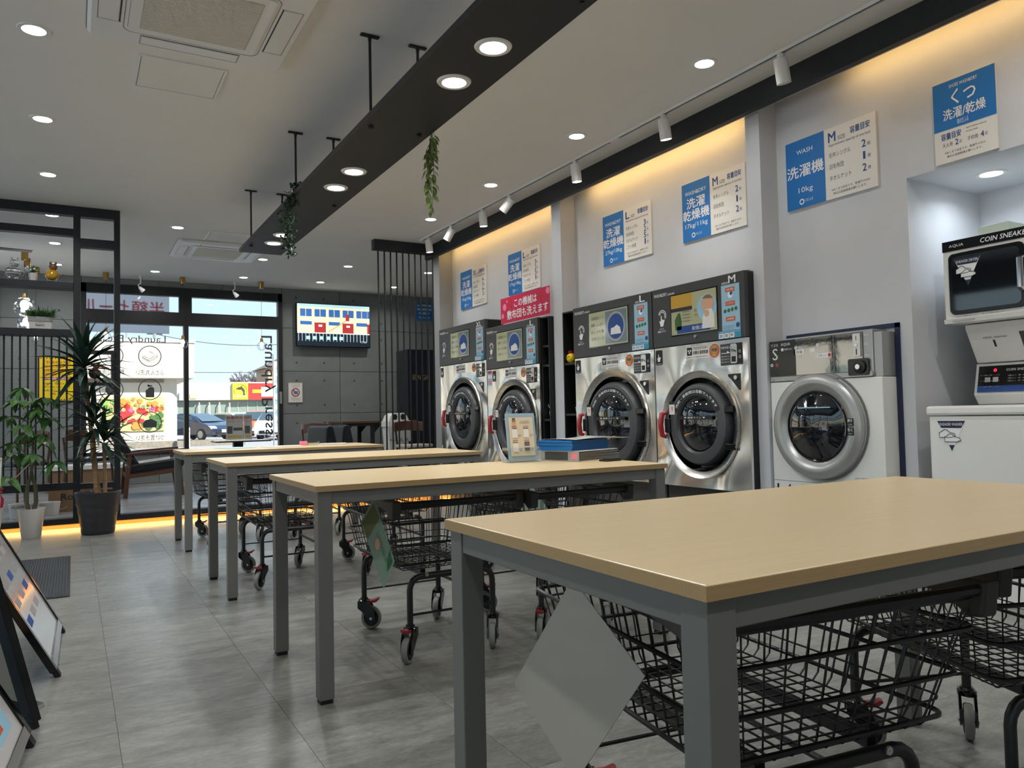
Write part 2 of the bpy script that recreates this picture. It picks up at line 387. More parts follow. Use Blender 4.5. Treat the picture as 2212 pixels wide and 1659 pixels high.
# machine wall: recessed niches between piers, opening for the sneaker washer
SY0, SY1, SZ1, SX = 0.9, 2.46, 2.165, 4.56
S('wall_right', MB().box(XW, XW+0.12, SY1, 8.25, 0, CZ).box(XW, XW+0.12, -2.6, SY0, 0, CZ).box(XW, XW+0.12, SY0, SY1, SZ1, CZ), m_wall)
S('wall_niche', MB().box(SX, SX+0.1, SY0-0.1, SY1+0.1, 0, 2.4).box(XW+0.12, SX, SY1, SY1+0.1, 0, 2.4).box(XW+0.12, SX, SY0-0.1, SY0, 0, 2.4).box(XW+0.12, SX, SY0-0.1, SY1+0.1, SZ1, 2.4), m_wall)
for y0, y1 in ((3.317, 3.43), (5.57, 5.715)):
    S('trim_3', MB().box(XP, XW+0.01, y0, y1, 0, CZ), m_wall)
S('trim_4', MB().box(3.70, XW+0.02, 8.1, 8.26, DK, CZ), m_greyt)
S('beam', MB().box(XB, XB+0.045, -2.5, 8.3, 2.785, CZ), m_dark)
S('trim_5', MB().box(XB+0.045, XB+0.055, -2.5, 8.2, 2.785, 2.80), m_silver)
# the far window: frame, mullions, panes
wn = S('window_1', MB().box(WX0, WX1, FY-0.02, FY+0.09, WZ1-0.12, WZ1).box(WX0, WX0+0.06, FY-0.02, FY+0.09, WZ0, WZ1).box(WX1-0.06, WX1, FY-0.02, FY+0.09, WZ0, WZ1).box(WX0, WX1, FY-0.02, FY+0.09, WZ0, WZ0+0.05), m_black)
MB().box(WX0+0.06, WX1-0.06, FY-0.02, FY+0.09, 2.305, 2.49).build('transom', m_black, wn)
MB().box(1.315, 1.48, FY-0.02, FY+0.09, 2.49, WZ1-0.12).build('mullion', m_black, wn)
MB().box(1.375, 1.435, FY-0.02, FY+0.09, WZ0+0.05, 2.305).build('mullion', m_black, wn)
for x0, x1, z0, z1 in ((WX0+0.06, 1.315, 2.49, 2.72), (1.48, WX1-0.06, 2.49, 2.72), (WX0+0.06, 1.375, WZ0+0.05, 2.305), (1.435, WX1-0.06, WZ0+0.05, 2.305)):
    MB().box(x0, x1, FY+0.03, FY+0.038, z0, z1).build('pane', m_pane, wn)
w3 = S('window_3', MB().box(VX0, VX1, FY-0.02, FY+0.09, WZ1-0.12, WZ1).box(VX0, VX0+0.06, FY-0.02, FY+0.09, WZ0, WZ1).box(VX1-0.05, VX1, FY-0.02, FY+0.09, WZ0, WZ1).box(VX0, VX1, FY-0.02, FY+0.09, WZ0, WZ0+0.05), m_black)
MB().box(VX0+0.06, VX1-0.05, FY-0.02, FY+0.09, 2.305, 2.49).build('transom', m_black, w3); MB().box(-1.99, -1.92, FY-0.02, FY+0.09, WZ0+0.05, 2.305).build('mullion', m_black, w3)
for x0, x1, z0, z1 in ((VX0+0.06, VX1-0.05, 2.49, 2.72), (VX0+0.06, -1.99, WZ0+0.05, 2.305), (-1.92, VX1-0.05, WZ0+0.05, 2.305)): MB().box(x0, x1, FY+0.03, FY+0.038, z0, z1).build('pane', m_pane, w3)
MB().box(2.70, 2.73, FY-0.05, FY-0.02, 1.18, 1.36).build('window_handle', m_silver, wn)
# lettering and icons stuck on the glass, seen from behind
yg = FY+0.028
m_decal = M('grey_decal', (62, 66, 70), 0.6)
text('Laundry Press', 0.30, 1.14, 2.03, 2.15, yg, wn, m_decal, mirror=True, bold=0.006)
text('ふとん丸洗い', 0.76, 1.12, 1.60, 1.68, yg, wn, m_decal, mirror=True, bold=0.01)
text('無添加洗い', 0.28, 0.62, 1.60, 1.68, yg, wn, m_decal, mirror=True, bold=0.01)
text('選べる柔軟剤', 0.76, 1.12, 1.11, 1.19, yg, wn, m_decal, mirror=True, bold=0.01)
text('洗濯槽自動洗浄', 0.24, 0.66, 1.11, 1.19, yg, wn, m_decal, mirror=True, bold=0.01)
text('つけ置き洗い', 0.76, 1.12, 0.69, 0.77, yg, wn, m_decal, mirror=True, bold=0.01)
text('お湯洗い', 0.34, 0.62, 0.69, 0.77, yg, wn, m_decal, mirror=True, bold=0.01)
text('Laundry Press', 2.45, 2.655, 0.72, 2.20, yg, wn, m_decal, mirror=True, bold=0.02, rot=-pi/2)
for cx in (0.46, 0.937):
    for cz in (1.865, 1.40, 0.945):
        ring(MB(), cx, cz, 0.136, 0.1475, yg-0.002, yg, 40).build('icon_ring', m_decal, wn)
def ic(poly, cx, cz, s_): icon(poly, cx, cz, s_, yg, wn, m_decal, mirror=False)
for pp in ([(-.42,-.06),(-.06,-.28),(.42,.04),(.10,.24),(-.04,.30)], [(-.42,-.06),(-.36,.02),(-.02,-.17),(.28,.06)], [(-.42,-.06),(-.42,-.14),(-.06,-.38),(.42,-.06),(.42,.04)], [(-.36,-.10),(-.05,-.31)]):
    MB().tube([(.937+u*.22, yg-.001, 1.865+v*.22) for u, v in pp], .0045, 4).build('icon', m_decal, wn)
ic([(-.26,-.45),(.26,-.45),(.26,.14),(.16,.24),(-.02,.24),(-.14,.1),(-.26,.0)], .937, 1.385, .21); ic([(-.12,.28),(.14,.28),(.14,.36),(-.12,.36)], .937, 1.385, .21); ic([(-.42,.3),(-.3,.24),(-.26,.34),(-.36,.42)], .99, 1.385, .21)
MB().prism(circ_poly(0.46, 1.40, 0.075, 20), yg-.001, yg).build('icon', m_decal, wn)
for k in range(10):
    a = 2*pi*k/10; MB().tube([(0.46+.088*cos(a), yg-.001, 1.40+.088*sin(a)), (0.46+.112*cos(a), yg-.001, 1.40+.112*sin(a))], .004, 4).build('icon', m_decal, wn)
ring(MB(), 0.46, 1.88, .040, .048, yg-.001, yg, 20).build('icon', m_decal, wn); ring(MB(), 0.43, 1.80, .035, .042, yg-.001, yg, 20).build('icon', m_decal, wn); ring(MB(), 0.49, 1.80, .035, .042, yg-.001, yg, 20).build('icon', m_decal, wn)
text('Selection', 0.41, 0.51, 1.945, 1.965, yg, wn, m_decal, mirror=True)
ic([(-.4,-.3),(.4,-.3),(.44,.1),(.1,.3),(-.3,.22),(-.46,-.02)], .937, .93, .2)
ic([(-.4,-.3),(.4,-.3),(.3,.3),(-.3,.3)], .46, .93, .2)

# ================================================================ CEILING LIGHTS
def downlight_proto():
    t = T('downlight', '', 'ceiling light')
    MB().lathe([(0.052, 0.0), (0.054, -0.006), (0.072, -0.006), (0.076, 0.0)], n=28).build('trim_ring', m_lampw, t, smooth=True)
    MB().disc((0, 0, -0.0025), 0.0525, 'z', 24).build('diffuser', m_lamp, t)
    return t
_dl = None
ordn = ['nearest', 'second', 'third', 'fourth', 'fifth', 'sixth', 'seventh']
def downlight(x, y, z, label, power, group=None, col=(1.0, 0.97, 0.93)):
    global _dl
    t = _dl = downlight_proto() if _dl is None else copy_tree(_dl)
    t.location = (x, y, z); t['label'] = label; t['group'] = group or 'round downlights in the ceiling'
    area('downlight_lamp', (x, y, z-0.012), (0, 0, -1), 0.1, 0.1, power, col, 150, 'DISK')
GY = [3.17, 4.45, 5.75, 7.03, 8.40, 9.70, 11.0]
for i, y in enumerate(GY):
    if y > 4: downlight(-0.17, y, CZ, '%s ceiling downlight in the left row, over the pots and the shelf frame' % ordn[i-1], P_DOWN if y < 8 else P_LOUNGE)
    downlight(3.13, y, CZ, ('%s ceiling downlight in the row beside the spotlight track' % ordn[i]) if y < 8 else ('%s lounge ceiling downlight in line with the rod screen' % ('nearest' if y < 9 else 'middle' if y < 10 else 'farthest')), P_ROW if y < 8 else P_LOUNGE)
downlight(0.932, 8.42, CZ, 'ceiling downlight just left of the far air conditioner', P_LOUNGE)
downlight(2.043, 9.69, CZ, 'ceiling downlight right of the far air conditioner under the plank end', P_LOUNGE)
downlight(0.943, 11.03, CZ, 'ceiling downlight above the left part of the window', P_LOUNGE)
downlight(2.062, 11.03, CZ, 'ceiling downlight above the right part of the window', P_LOUNGE)
downlight(4.264, 11.0, CZ, 'farther downlight seen through the rods of the screen', P_LOUNGE)
downlight(4.269, 9.71, CZ, 'nearer downlight seen through the rods at the wall end', P_LOUNGE)
for y in (1.4, -0.4):
    for x in (-0.17, 1.47, 3.13): area('downlight_lamp', (x, y, CZ-0.012), (0, 0, -1), 0.1, 0.1, P_DOWN, (1, .97, .93), 150, 'DISK')
for y in (9.7, 11.0): area('downlight_lamp', (-1.4, y, CZ-0.012), (0, 0, -1), 0.1, 0.1, P_LOUNGE, (1, .97, .93), 150, 'DISK')
downlight(4.2, 2.2, SZ1, 'downlight in the soffit of the sneaker washer niche', 1.5, 'niche light', (0.80, 0.90, 1.0))

# hanging plank with rods, lights and trailing plants
pk = T('hanging_plank', 'long charcoal plank hung from the ceiling on black rods', 'light shelf', (1.475, 4.5, 2.45))
PX0, PX1, PZ = 1.29, 1.66, 2.45
pk['label'] = 'long charcoal plank hung from the ceiling on black rods, with six lamps in it'
ko = (1.475, 4.5, 2.45)
MB(ko).box(PX0, PX1, 0.4, 7.1, PZ, PZ+0.032).build('board', m_dark, pk, bev=0.002)
rod = None
for y in (2.22, 3.733, 5.262, 6.79):
    for x in (1.335, 1.602):
        r = MB(ko).tube([(x, y, PZ-0.012), (x, y, CZ-0.005)], 0.0075, 8).build('rod', m_black, pk, smooth=True)
        MB(ko).lathe([(0.001, -0.012), (0.014, -0.012), (0.014, 0.0)], (x, y, PZ), n=8).build('nut', m_black, r)
        MB(ko).box(x-0.05, x+0.05, y-0.012, y+0.012, CZ-0.012, CZ-0.001).lathe([(0.012, 0), (0.008, -.03), (.001, -.03)], (x, y, CZ-.012), n=8).build('ceiling_bracket', m_black, r, bev=0.003)
for y in (2.69, 3.06, 4.475, 4.845, 6.30, 6.62):
    f = MB(ko).lathe([(0.053, -0.001), (0.055, -0.007), (0.073, -0.007), (0.078, 0.0)], (1.488, y, PZ), n=28).build('lamp_ring', m_lampw, pk, smooth=True)
    MB(ko).disc((1.488, y, PZ-0.0035), 0.0535, 'z', 24).build('diffuser', m_lamp, f)
    area('plank_lamp', (1.488, y, PZ-0.014), (0, 0, -1), 0.1, 0.1, P_PLANK, (0.98, 0.98, 1.0), 150, 'DISK')
def leaf_mesh(l, w, fold=0.25, droop=0.2):
    """pointed leaf along +x, folded on its midrib and drooping to the tip"""
    mb = MB(); ts = [0, .2, .45, .7, 1.0]; ws = [.1, .8, 1, .7, .02]; vs = []
    for t, k in zip(ts, ws):
        z = -droop*l*t*t; vs += [(l*t, -w/2*k, z+fold*w*k/2), (l*t, 0, z), (l*t, w/2*k, z+fold*w*k/2)]
    fs = []
    for i in range(4): a = i*3; fs += [(a, a+1, a+4, a+3), (a+1, a+2, a+5, a+4)]
    return mb.mesh(vs, fs)
# trailing vine on the right edge
vn = T('trailing_vine', 'light green leafy vine hanging from the right edge of the hanging plank', 'plant', (1.672, 3.75, 2.48))
lf = None
for s_ in range(3):
    ph = s_*2.1; pts = []
    for k in range(9):
        t = k/8; pts.append((0.005+0.012*sin(3*t+ph)+(0.012*s_ - 0.03*s_*t), 0.02*s_-.02+0.03*t*cos(ph), 0.0-(0.44-0.07*s_)*t))
    pts = [(-0.05, 0.01*s_, 0.008)]+pts
    MB().tube(pts, 0.0018, 4).build('stem', m_bark2, vn)
    for k in range(26):
        t = (k+1)/27; i = min(int(t*8), 7)+1; p = Vector(pts[i]).lerp(Vector(pts[min(i+1, 9)]), t*8-int(t*8))
        if lf is None: lf = leaf_mesh(0.052, 0.026).build('leaf', m_ivy, vn); q = lf
        else: q = part_copy(lf, vn, (0, 0, 0))
        q.location = p; q.rotation_euler = (random.uniform(-.4, .4), random.uniform(0.3, 1.3), random.uniform(0, 6.28)); sc = random.uniform(.7, 1.15); q.scale = (sc, sc, sc)
iv = T('trailing_ivy', 'dense dark green ivy hanging over the left edge of the hanging plank', 'plant', (1.275, 5.15, 2.49))
mb = MB()
for k in range(620):
    t = random.random(); r = 0.035+0.035*sin(pi*min(1, t*1.1))
    c = Vector((0.02-0.05*t*2.2+0.1*max(0, t-.55)*2.2*.9, 0.0, 0.03-0.47*t)) if t > .12 else Vector((0.06-.3*t, 0, 0.035))
    a = random.uniform(0, 6.28); p = c+Vector((cos(a)*r*random.random(), sin(a)*r*1.3*random.random(), random.uniform(-.02, .02)))
    l = leaf_mesh(random.uniform(.018, .03), random.uniform(.014, .02)); l.xf(Matrix.Translation(p) @ Matrix.Rotation(random.uniform(0, 6.28), 4, 'Z') @ Matrix.Rotation(random.uniform(-.6, 1.3), 4, 'Y'))
    mb.mesh(l.v, l.f)
mb.build('foliage', m_ivyd, iv, kind='stuff')
MB().tube([(.06, 0, .0), (.01, 0, .02), (-.012, 0, -.02), (-.04, 0, -.2), (-.02, 0, -.42)], .003, 4).build('stem', m_bark2, iv)

# spotlight track on the ceiling
tk = T('light_track', 'white ceiling track running along the machine wall, carrying the spotlights', 'track', (3.40, 4.5, CZ))
to = (3.40, 4.5, CZ)
for y0, y1 in ((0.2, 4.34), (4.36, 7.92)):
    MB(to).box(3.382, 3.388, y0, y1, CZ-0.02, CZ-.0005).box(3.412, 3.418, y0, y1, CZ-0.02, CZ-.0005).box(3.388, 3.412, y0, y1, CZ-0.006, CZ-.0005).build('rail', m_lampw, tk)
    MB(to).box(3.3885, 3.4115, y0+.02, y1-.02, CZ-0.0105, CZ-.0065).build('slot', m_black, tk)
MB(to).box(3.378, 3.422, 4.30, 4.40, CZ-0.022, CZ-.0005).build('joint_cover', m_lampw, tk, bev=0.002)
def spot(y, label, az, el, on):
    """az: turn round the vertical, el: tilt of the beam from straight down"""
    t = T('track_spotlight', label, 'spotlight', (3.40, y, CZ-0.0225), 0, 'spotlights on the ceiling track')
    MB().lathe([(0.001, 0), (0.022, 0), (0.022, -0.022), (0.012, -0.03), (0.012, -0.055), (.001, -.055)], n=16).build('mount', m_lampw, t, smooth=True)
    R_ = Matrix.Translation((0, 0, -0.055)) @ Matrix.Rotation(az, 4, 'Z') @ Matrix.Rotation(el, 4, 'Y')
    h = MB().lathe([(0.001, 0.03), (0.036, 0.03), (0.039, 0.02), (0.039, -0.105), (0.035, -0.105), (0.033, -0.09), (0.001, -0.085)], n=22); h.xf(R_); h = h.build('lamp_head', m_lampw, t, smooth=True)
    d = MB().disc((0, 0, -0.1), 0.034, 'z', 20); d.xf(R_); d.build('diffuser', m_lamp if on else m_white, h)
    if on:
        a_ = area('spot_lamp', Vector((3.40, y, CZ-0.0225)) + R_ @ Vector((0, 0, -0.112)), R_.to_3x3() @ Vector((0, 0, -1)), .06, .06, 0.9, (1, .97, .92), 90, 'DISK')
spot(2.86, 'nearest white cylinder spotlight on the track, above the small washer', 0.2, -0.25, False)
spot(3.83, 'second white cylinder spotlight on the track, above the M size washer dryer', 0.3, -0.22, True)
spot(4.86, 'third white cylinder spotlight on the track, hanging almost straight down', 0.2, -0.12, True)
spot(5.90, 'fourth spotlight on the track, swung sideways and glaring toward the room', 2.2, -0.75, True)
spot(6.42, 'fifth white cylinder spotlight on the track, hanging nearly straight', 0.2, -0.08, True)
spot(7.12, 'sixth spotlight on the track, tilted and glaring by the screen', 2.2, -0.6, True)
spot(7.70, 'last white spotlight at the far end of the track beside the rod screen', 0.2, -0.1, True)

# ceiling cassette air conditioners and access hatches
def cassette(cx, cy, label):
    t = T('air_conditioner', label, 'air conditioner', (cx, cy, CZ))
    h = 0.475; mb = MB()
    lo = [(u, v) for u, v in rrect(-h, h, -h, h, 0.05)]; li = [(u*.965, v*.965) for u, v in lo]
    n = len(lo); mb.mesh([(u, v, 0) for u, v in lo]+[(u, v, -0.012) for u, v in lo]+[(u, v, -0.03) for u, v in li],
        [(i, (i+1) % n, n+(i+1) % n, n+i) for i in range(n)]+[(n+i, n+(i+1) % n, 2*n+(i+1) % n, 2*n+i) for i in range(n)]+[tuple(range(2*n, 3*n))])
    mb.build('panel', m_lampw, t)
    sm = MB()
    for r0, r1, rr in ((.318, .322, .05), (.300, .3025, .04)):
        a_, b_ = rrect(-r0, r0, -r0, r0, rr), rrect(-r1, r1, -r1, r1, rr); nn = len(a_)
        sm.mesh([(u, v, -.0306) for u, v in a_]+[(u, v, -.0306) for u, v in b_], [(i, nn+i, nn+(i+1) % nn, (i+1) % nn) for i in range(nn)])
    a_, b_ = rrect(-.4755, .4755, -.4755, .4755, .05), rrect(-.480, .480, -.480, .480, .05); sm.mesh([(u, v, -.0008) for u, v in a_]+[(u, v, -.0008) for u, v in b_], [(i, nn+i, nn+(i+1) % nn, (i+1) % nn) for i in range(nn)])  # outer grey ring drawn as the shadow gap between panel and ceiling
    for q_ in range(4):
        w_ = MB().box(-.24, -.236, .33, .435, -.0306, -.0302).box(.236, .24, .33, .435, -.0306, -.0302).box(-.24, .24, .431, .435, -.0306, -.0302); w_.xf(Matrix.Rotation(q_*pi/2, 4, 'Z')); sm.mesh(w_.v, w_.f)
    sm.build('seam_shade_lines', m_seam, t)
    g = rrect(-.30, .30, -.30, .30, .02); MB().prism(g, -.036, -.03, 'xy').build('grille_frame', m_lampw, t)
    mg = MB()
    for k in range(46): mg.box(-.245, .245, -.243+k*.0108, -.243+k*.0108+.006, -.0395, -.036)
    MB().box(-.25, .25, -.25, .25, -.0375, -.0361).build('filter', m_ac, t)
    mg.build('grille', m_ac2, t, kind='stuff')
    for a in range(4):
        q = Matrix.Rotation(a*pi/2, 4, 'Z')
        s1_ = MB().box(-.235, .235, .335, .342, -.0308, -.0300); s1_.xf(q); s1_.build('air_slot', m_hole, t)
        l1_ = MB().hexa([(-.23, .345, -.034), (.23, .345, -.034), (.23, .425, -.031), (-.23, .425, -.031)], [(-.23, .345, -.0300), (.23, .345, -.0300), (.23, .425, -.0300), (-.23, .425, -.0300)]); l1_.xf(q); l1_.build('louvre', m_lampw, t, bev=.001)
    MB().box(.38, .42, -.432, -.43, -.0308, -.03).build('indicator', m_hole, t)
m_ac = M('filter_grey', (186, 180, 166), 0.8); m_ac2 = M('grille_grey', (226, 222, 210), 0.6)
m_seam = M('seam_shade_grey', (140, 136, 128), .7)
cassette(0.535, 3.87, 'square white ceiling air conditioner cut off by the top of the picture')
cassette(1.47, 9.40, 'square white ceiling air conditioner over the lounge behind the plank end')
m_seam0 = M('gap_grey', (96, 92, 86), .8)
def hatch(x0, x1, y0, y1, label):
    o = ((x0+x1)/2, (y0+y1)/2, CZ); t = T('access_hatch', label, 'hatch', o)
    MB(o).box(x0, x1, y0, y0+.012, CZ-.008, CZ-.0005).box(x0, x1, y1-.012, y1, CZ-.008, CZ-.0005).box(x0, x0+.012, y0+.012, y1-.012, CZ-.008, CZ-.0005).box(x1-.012, x1, y0+.012, y1-.012, CZ-.008, CZ-.0005).build('hatch_frame', m_lampw, t)
    MB(o).box(x0+.0122, x1-.0122, y0+.0122, y1-.0122, CZ-.0015, CZ-.0005).build('shadow_gap', m_seam0, t)
    MB(o).box(x0+.015, x1-.015, y0+.015, y1-.015, CZ-.005, CZ-.0005).build('cover', m_ceil, t)
hatch(0.307, 0.76, 4.485, 4.93, 'square ceiling access hatch beside the near air conditioner')
hatch(1.24, 1.69, 8.44, 8.88, 'square ceiling access hatch with bright edges beside the far air conditioner')

# ================================================================ MACHINES  (front faces local -y, x to the right, local origin at left bottom of the front)
def plate(t, name, poly, d, m, y=0.0, bev=0.0): return MB().prism(poly, y-d, y, 'xz').build(name, m, t, bev=bev)
def combo(yl, Wd, H, sp, uc, zc, Rr, letter, label, extra=False, scr=None, style=0):
    t = T('washer_dryer', label, 'washing machine', (3.65, yl, 0), -pi/2, 'washer dryers along the wall')
    D = 0.20; zb = 0.43; g = 0.004
    # stainless body with a round hole: front plate built as ring of quads round the hole
    n = 48; mb = MB(); rh = Rr*0.985; vs = []; fs = []
    for k in range(n):
        a = 2*pi*k/n; c, s_ = cos(a), sin(a)
        x0, x1, z0, z1 = g-uc, Wd-g-uc, zb-zc, sp-g-zc
        tt = min((x1/c if c > 1e-9 else x0/c if c < -1e-9 else 9e9), (z1/s_ if s_ > 1e-9 else z0/s_ if s_ < -1e-9 else 9e9))
        vs += [(uc+rh*c, 0, zc+rh*s_), (uc+tt*c, 0, zc+tt*s_)]
    for k in range(n): q = (k+1) % n; fs.append((2*k, 2*q, 2*q+1, 2*k+1))
    for cx, cz in ((g, zb), (Wd-g, zb), (Wd-g, sp-g), (g, sp-g)):          # fill the corners the fan leaves out
        b = min(range(n), key=lambda k: -1e9 if False else abs(vs[2*k+1][0]-cx)*0+math.hypot(vs[2*k+1][0]-cx, vs[2*k+1][2]-cz))
        cand = sorted(range(n), key=lambda k: math.hypot(vs[2*k+1][0]-cx, vs[2*k+1][2]-cz))[:2]
        k1, k2 = sorted(cand)
        if k1 == 0 and k2 == n-1: k1, k2 = k2, k1
        vs.append((cx, 0, cz)); fs.append((2*k1+1, 2*k2+1, len(vs)-1))
    mb.mesh(vs, fs).mesh([(g, 0, zb), (Wd-g, 0, zb), (Wd-g, 0, sp-g), (g, 0, sp-g), (g, D, zb), (Wd-g, D, zb), (Wd-g, D, sp-g), (g, D, sp-g)], [(0, 3, 7, 4), (1, 5, 6, 2), (3, 2, 6, 7), (0, 4, 5, 1), (4, 7, 6, 5)])
    mb.build('front_panel', m_steel, t)
    MB().box(g+.004, Wd-g-.004, 0.09, D, 0, zb-0.002).build('plinth', m_bezel, t)
    MB().box(Wd*.45, Wd*.55, 0.084, .0895, .30, .33).build('plinth_lock', m_silver, t)
    # control head
    MB().box(g, Wd-g, -0.012, D, sp, H).build('control_panel', m_bezel, t, bev=0.004)
    MB().box(Wd-g+.0005, Wd-g+.0015, 0.02, D, zb, H-.01).build('side_panel', m_bgloss, t)
    y = -0.0125; f = Wd
    # screen
    s0, s1_, z0, z1 = .235*f, .725*f if Wd < 1.05 else .70*f, sp+.072, H-.072
    if letter == 'XL': s0, s1_ = .285*f, .675*f
    MB().box(s0-.008, s1_+.008, y-.002, y, z0-.008, z1+.008).build('screen_bezel', m_bgloss, t)
    sc = MB().box(s0, s1_, y-.004, y-.002, z0, z1).build('screen', m_scr, t)
    ys = y-.0045; w_ = s1_-s0; h_ = z1-z0
    if style == 0:      # still of a drum and price list
        rect(s0+.44*w_, s0+.98*w_, z0+.04*h_, z1-.04*h_, ys, sc, m_scr2, 'screen_picture', .0004)
        ring(MB(), s0+.71*w_, z0+.5*h_, .36*h_, .42*h_, ys-.001, ys-.0005, 28).build('screen_picture', m_silver, sc)
        plate(sc, 'screen_picture', circ_poly(s0+.71*w_, z0+.5*h_, .355*h_), .0006, m_inkb, ys-.0005)
        plate(sc, 'screen_picture', [(s0+.71*w_+.27*h_*u, z0+.36*h_+.2*h_*v) for u, v in ((-.9,-.4),(.9,-.4),(.7,.5),(.2,.9),(-.3,.6),(-.8,.5))], .0004, m_white, ys-.0012)
        for k, s_ in enumerate(('洗濯乾燥コース', '標準  しっかり', 'おしゃれ着', '毛布コース')): text(s_, s0+.06*w_, s0+.40*w_, z1-.22*h_-k*.2*h_, z1-.12*h_-k*.2*h_, ys, sc, m_ink)
    else:               # baby picture slide
        rect(s0, s0+.48*w_, z1-.33*h_, z1, ys, sc, m_ochre, 'screen_picture', .0004); rect(s0, s0+.48*w_, z1-.42*h_, z1-.33*h_, ys, sc, m_ink, 'screen_picture', .0004)
        rect(s0+.13*w_, s1_-.14*w_, z0+.02*h_, z0+.2*h_, ys, sc, m_inkb, 'screen_picture', .0004); text('運転を開始します', s0+.47*w_, s0+.72*w_, z0+.06*h_, z0+.16*h_, ys-.001, sc, m_wink)
        plate(sc, 'screen_picture', circ_poly(s0+.80*w_, z0+.56*h_, .33*h_), .0004, m_lblue, ys)
        plate(sc, 'baby_picture', circ_poly(s0+.82*w_, z0+.66*h_, .21*h_, 20), .0006, m_skin, ys-.0006); plate(sc, 'baby_picture', [(s0+.82*w_+.2*h_*u, z0+.30*h_+.24*h_*v) for u, v in ((-1,-1),(1.1,-1),(1.1,.2),(.7,.9),(-.4,.9),(-.9,.1))], .0006, m_white, ys-.0013); plate(sc, 'baby_picture', circ_poly(s0+.80*w_, z0+.42*h_, .085*h_, 12), .0006, m_skin, ys-.002); plate(sc, 'baby_picture', [(s0+.82*w_+.21*h_*cos(a_), z0+.66*h_+.21*h_*sin(a_)) for a_ in [.5+.2*k for k in range(11)]], .0004, m_brown, ys-.0013)
        text('赤ちゃんの服も', s0+.53*w_, s0+.72*w_, z0+.50*h_, z0+.58*h_, ys, sc, m_ink); text('やわらかく', s0+.53*w_, s0+.66*w_, z0+.38*h_, z0+.46*h_, ys, sc, m_ink)
        plate(sc, 'screen_picture', [(s0+.16*w_+.08*w_*u, z0+.33*h_+.22*h_*v) for u, v in ((-.9,-1),(.9,-1),(1,0),(.5,1),(-.2,.8),(-1,.2))], .0004, m_leaf, ys)
        for k in range(4): text('洗剤と柔軟剤は自動投入です', s0+.26*w_, s0+.46*w_, z0+(.53-.08*k)*h_, z0+(.575-.08*k)*h_, ys, sc, m_ink)
    text('WASH&DRY', .03*f, .03*f+.135, H-.060, H-.036, y-.001, t, m_wink, bold=.004); text('洗濯乾燥機', .03*f+.14, .03*f+.215, H-.060, H-.045, y-.001, t, m_wink)
    text('size', Wd-.185 if letter != 'M' else Wd-.195, Wd-.145 if letter != 'M' else Wd-.14, H-.066, H-.048, y-.001, t, m_wink); text(letter, Wd-.135-(.06 if letter == 'XL' else 0), Wd-.075, H-.064, H-.016, y-.001, t, m_wink, bold=.03)
    # touch hand
    hx, hz = .115*f, sp+.20
    icon(HAND, hx, hz-.015, .075, y, t, m_wink, 'hand_icon')
    for r in (.024, .036): MB().lathe([(r, y-.001), (r+.006, y-.001)], (hx+.008, 0, hz+.022), 'y', 16, a0=-.6, a1=2.9).build('hand_icon', m_wink, t)
    text('まずは', hx-.022, hx+.022, hz-.078, hz-.064, y-.001, t, m_wink); text('画面にタッチ', hx-.042, hx+.042, hz-.096, hz-.081, y-.001, t, m_wink, bold=.02)
    MB().lathe([(.001, -.012), (.010, -.012), (.012, 0)], (Wd*.5, y, sp+.045), 'y', 14).build('panel_lock', m_silver, t, smooth=True)
    # care poster
    p0, p1 = Wd-.20, Wd-.045
    po = rect(p0, p1, sp+.035, H-.072, y-.0005, t, m_lblue, 'poster', .001); yp = y-.002
    for k, (zz, mm) in enumerate(((H-.105, m_orange), (sp+.225, m_orange), (sp+.125, m_orange))): rect(p0+.035, p1-.04, zz-.013, zz+.014, yp, po, mm, 'poster_print', .0004); text(('お得な情報', 'こだわり', '会員募集')[k], p0+.045, p1-.05, zz-.006, zz+.007, yp-.001, po, m_wink)
    for k in range(4): plate(po, 'poster_print', circ_poly(p0+.03+.031*k, sp+.178+.003*k, .0125, 14), .0004, m_green, yp)
    plate(po, 'poster_print', circ_poly(p0+.078, H-.138, .022, 16), .0004, m_wink, yp); plate(po, 'poster_print', circ_poly(p0+.085, H-.130, .012, 12), .0004, m_inkb, yp-.0005)
    plate(po, 'poster_print', circ_poly(p1-.02, sp+.082, .016, 16), .0004, m_inkb, yp)
    for k in range(3): text('店内でのご注意とお願いをお読みください', p0+.012, p1-.05, sp+.078-.011*k, sp+.085-.011*k, yp, po, m_inkb)
    ps = rect(Wd-.235, Wd-.04, sp+.002, sp+.052, y-.0022, t, m_teal, 'payment_sticker', .001)
    for k in range(4): rect(Wd-.228+.046*k, Wd-.188+.046*k, sp+.006, sp+.036, y-.0034, ps, m_wink if k < 3 else m_teal, 'sticker_print', .0004)
    text('ご利用いただけるお支払い方法', Wd-.225, Wd-.05, sp+.039, sp+.048, y-.0034, ps, m_wink)
    for k in range(3): rect(Wd-.222+.046*k, Wd-.196+.046*k, sp+.014, sp+.019, y-.0038, ps, (m_inkb, m_red, m_orange)[k], 'sticker_print', .0003); rect(Wd-.222+.046*k, Wd-.196+.046*k, sp+.023, sp+.029, y-.0038, ps, (m_red, m_green, m_inkb)[k], 'sticker_print', .0003)
    # stickers on the steel
    bk = plate(t, 'touch_sticker', rrect(.012+(.10 if extra else 0), .085+(.10 if extra else 0), sp-.125, sp-.018, .01), .0015, m_black, 0); icon(HAND, .047+(.1 if extra else 0), sp-.075, .05, -.0016, bk, m_wink, 'hand_icon'); text('Laundry Press', .02+(.1 if extra else 0), .077+(.1 if extra else 0), sp-.121, sp-.112, -.002, bk, m_wink)
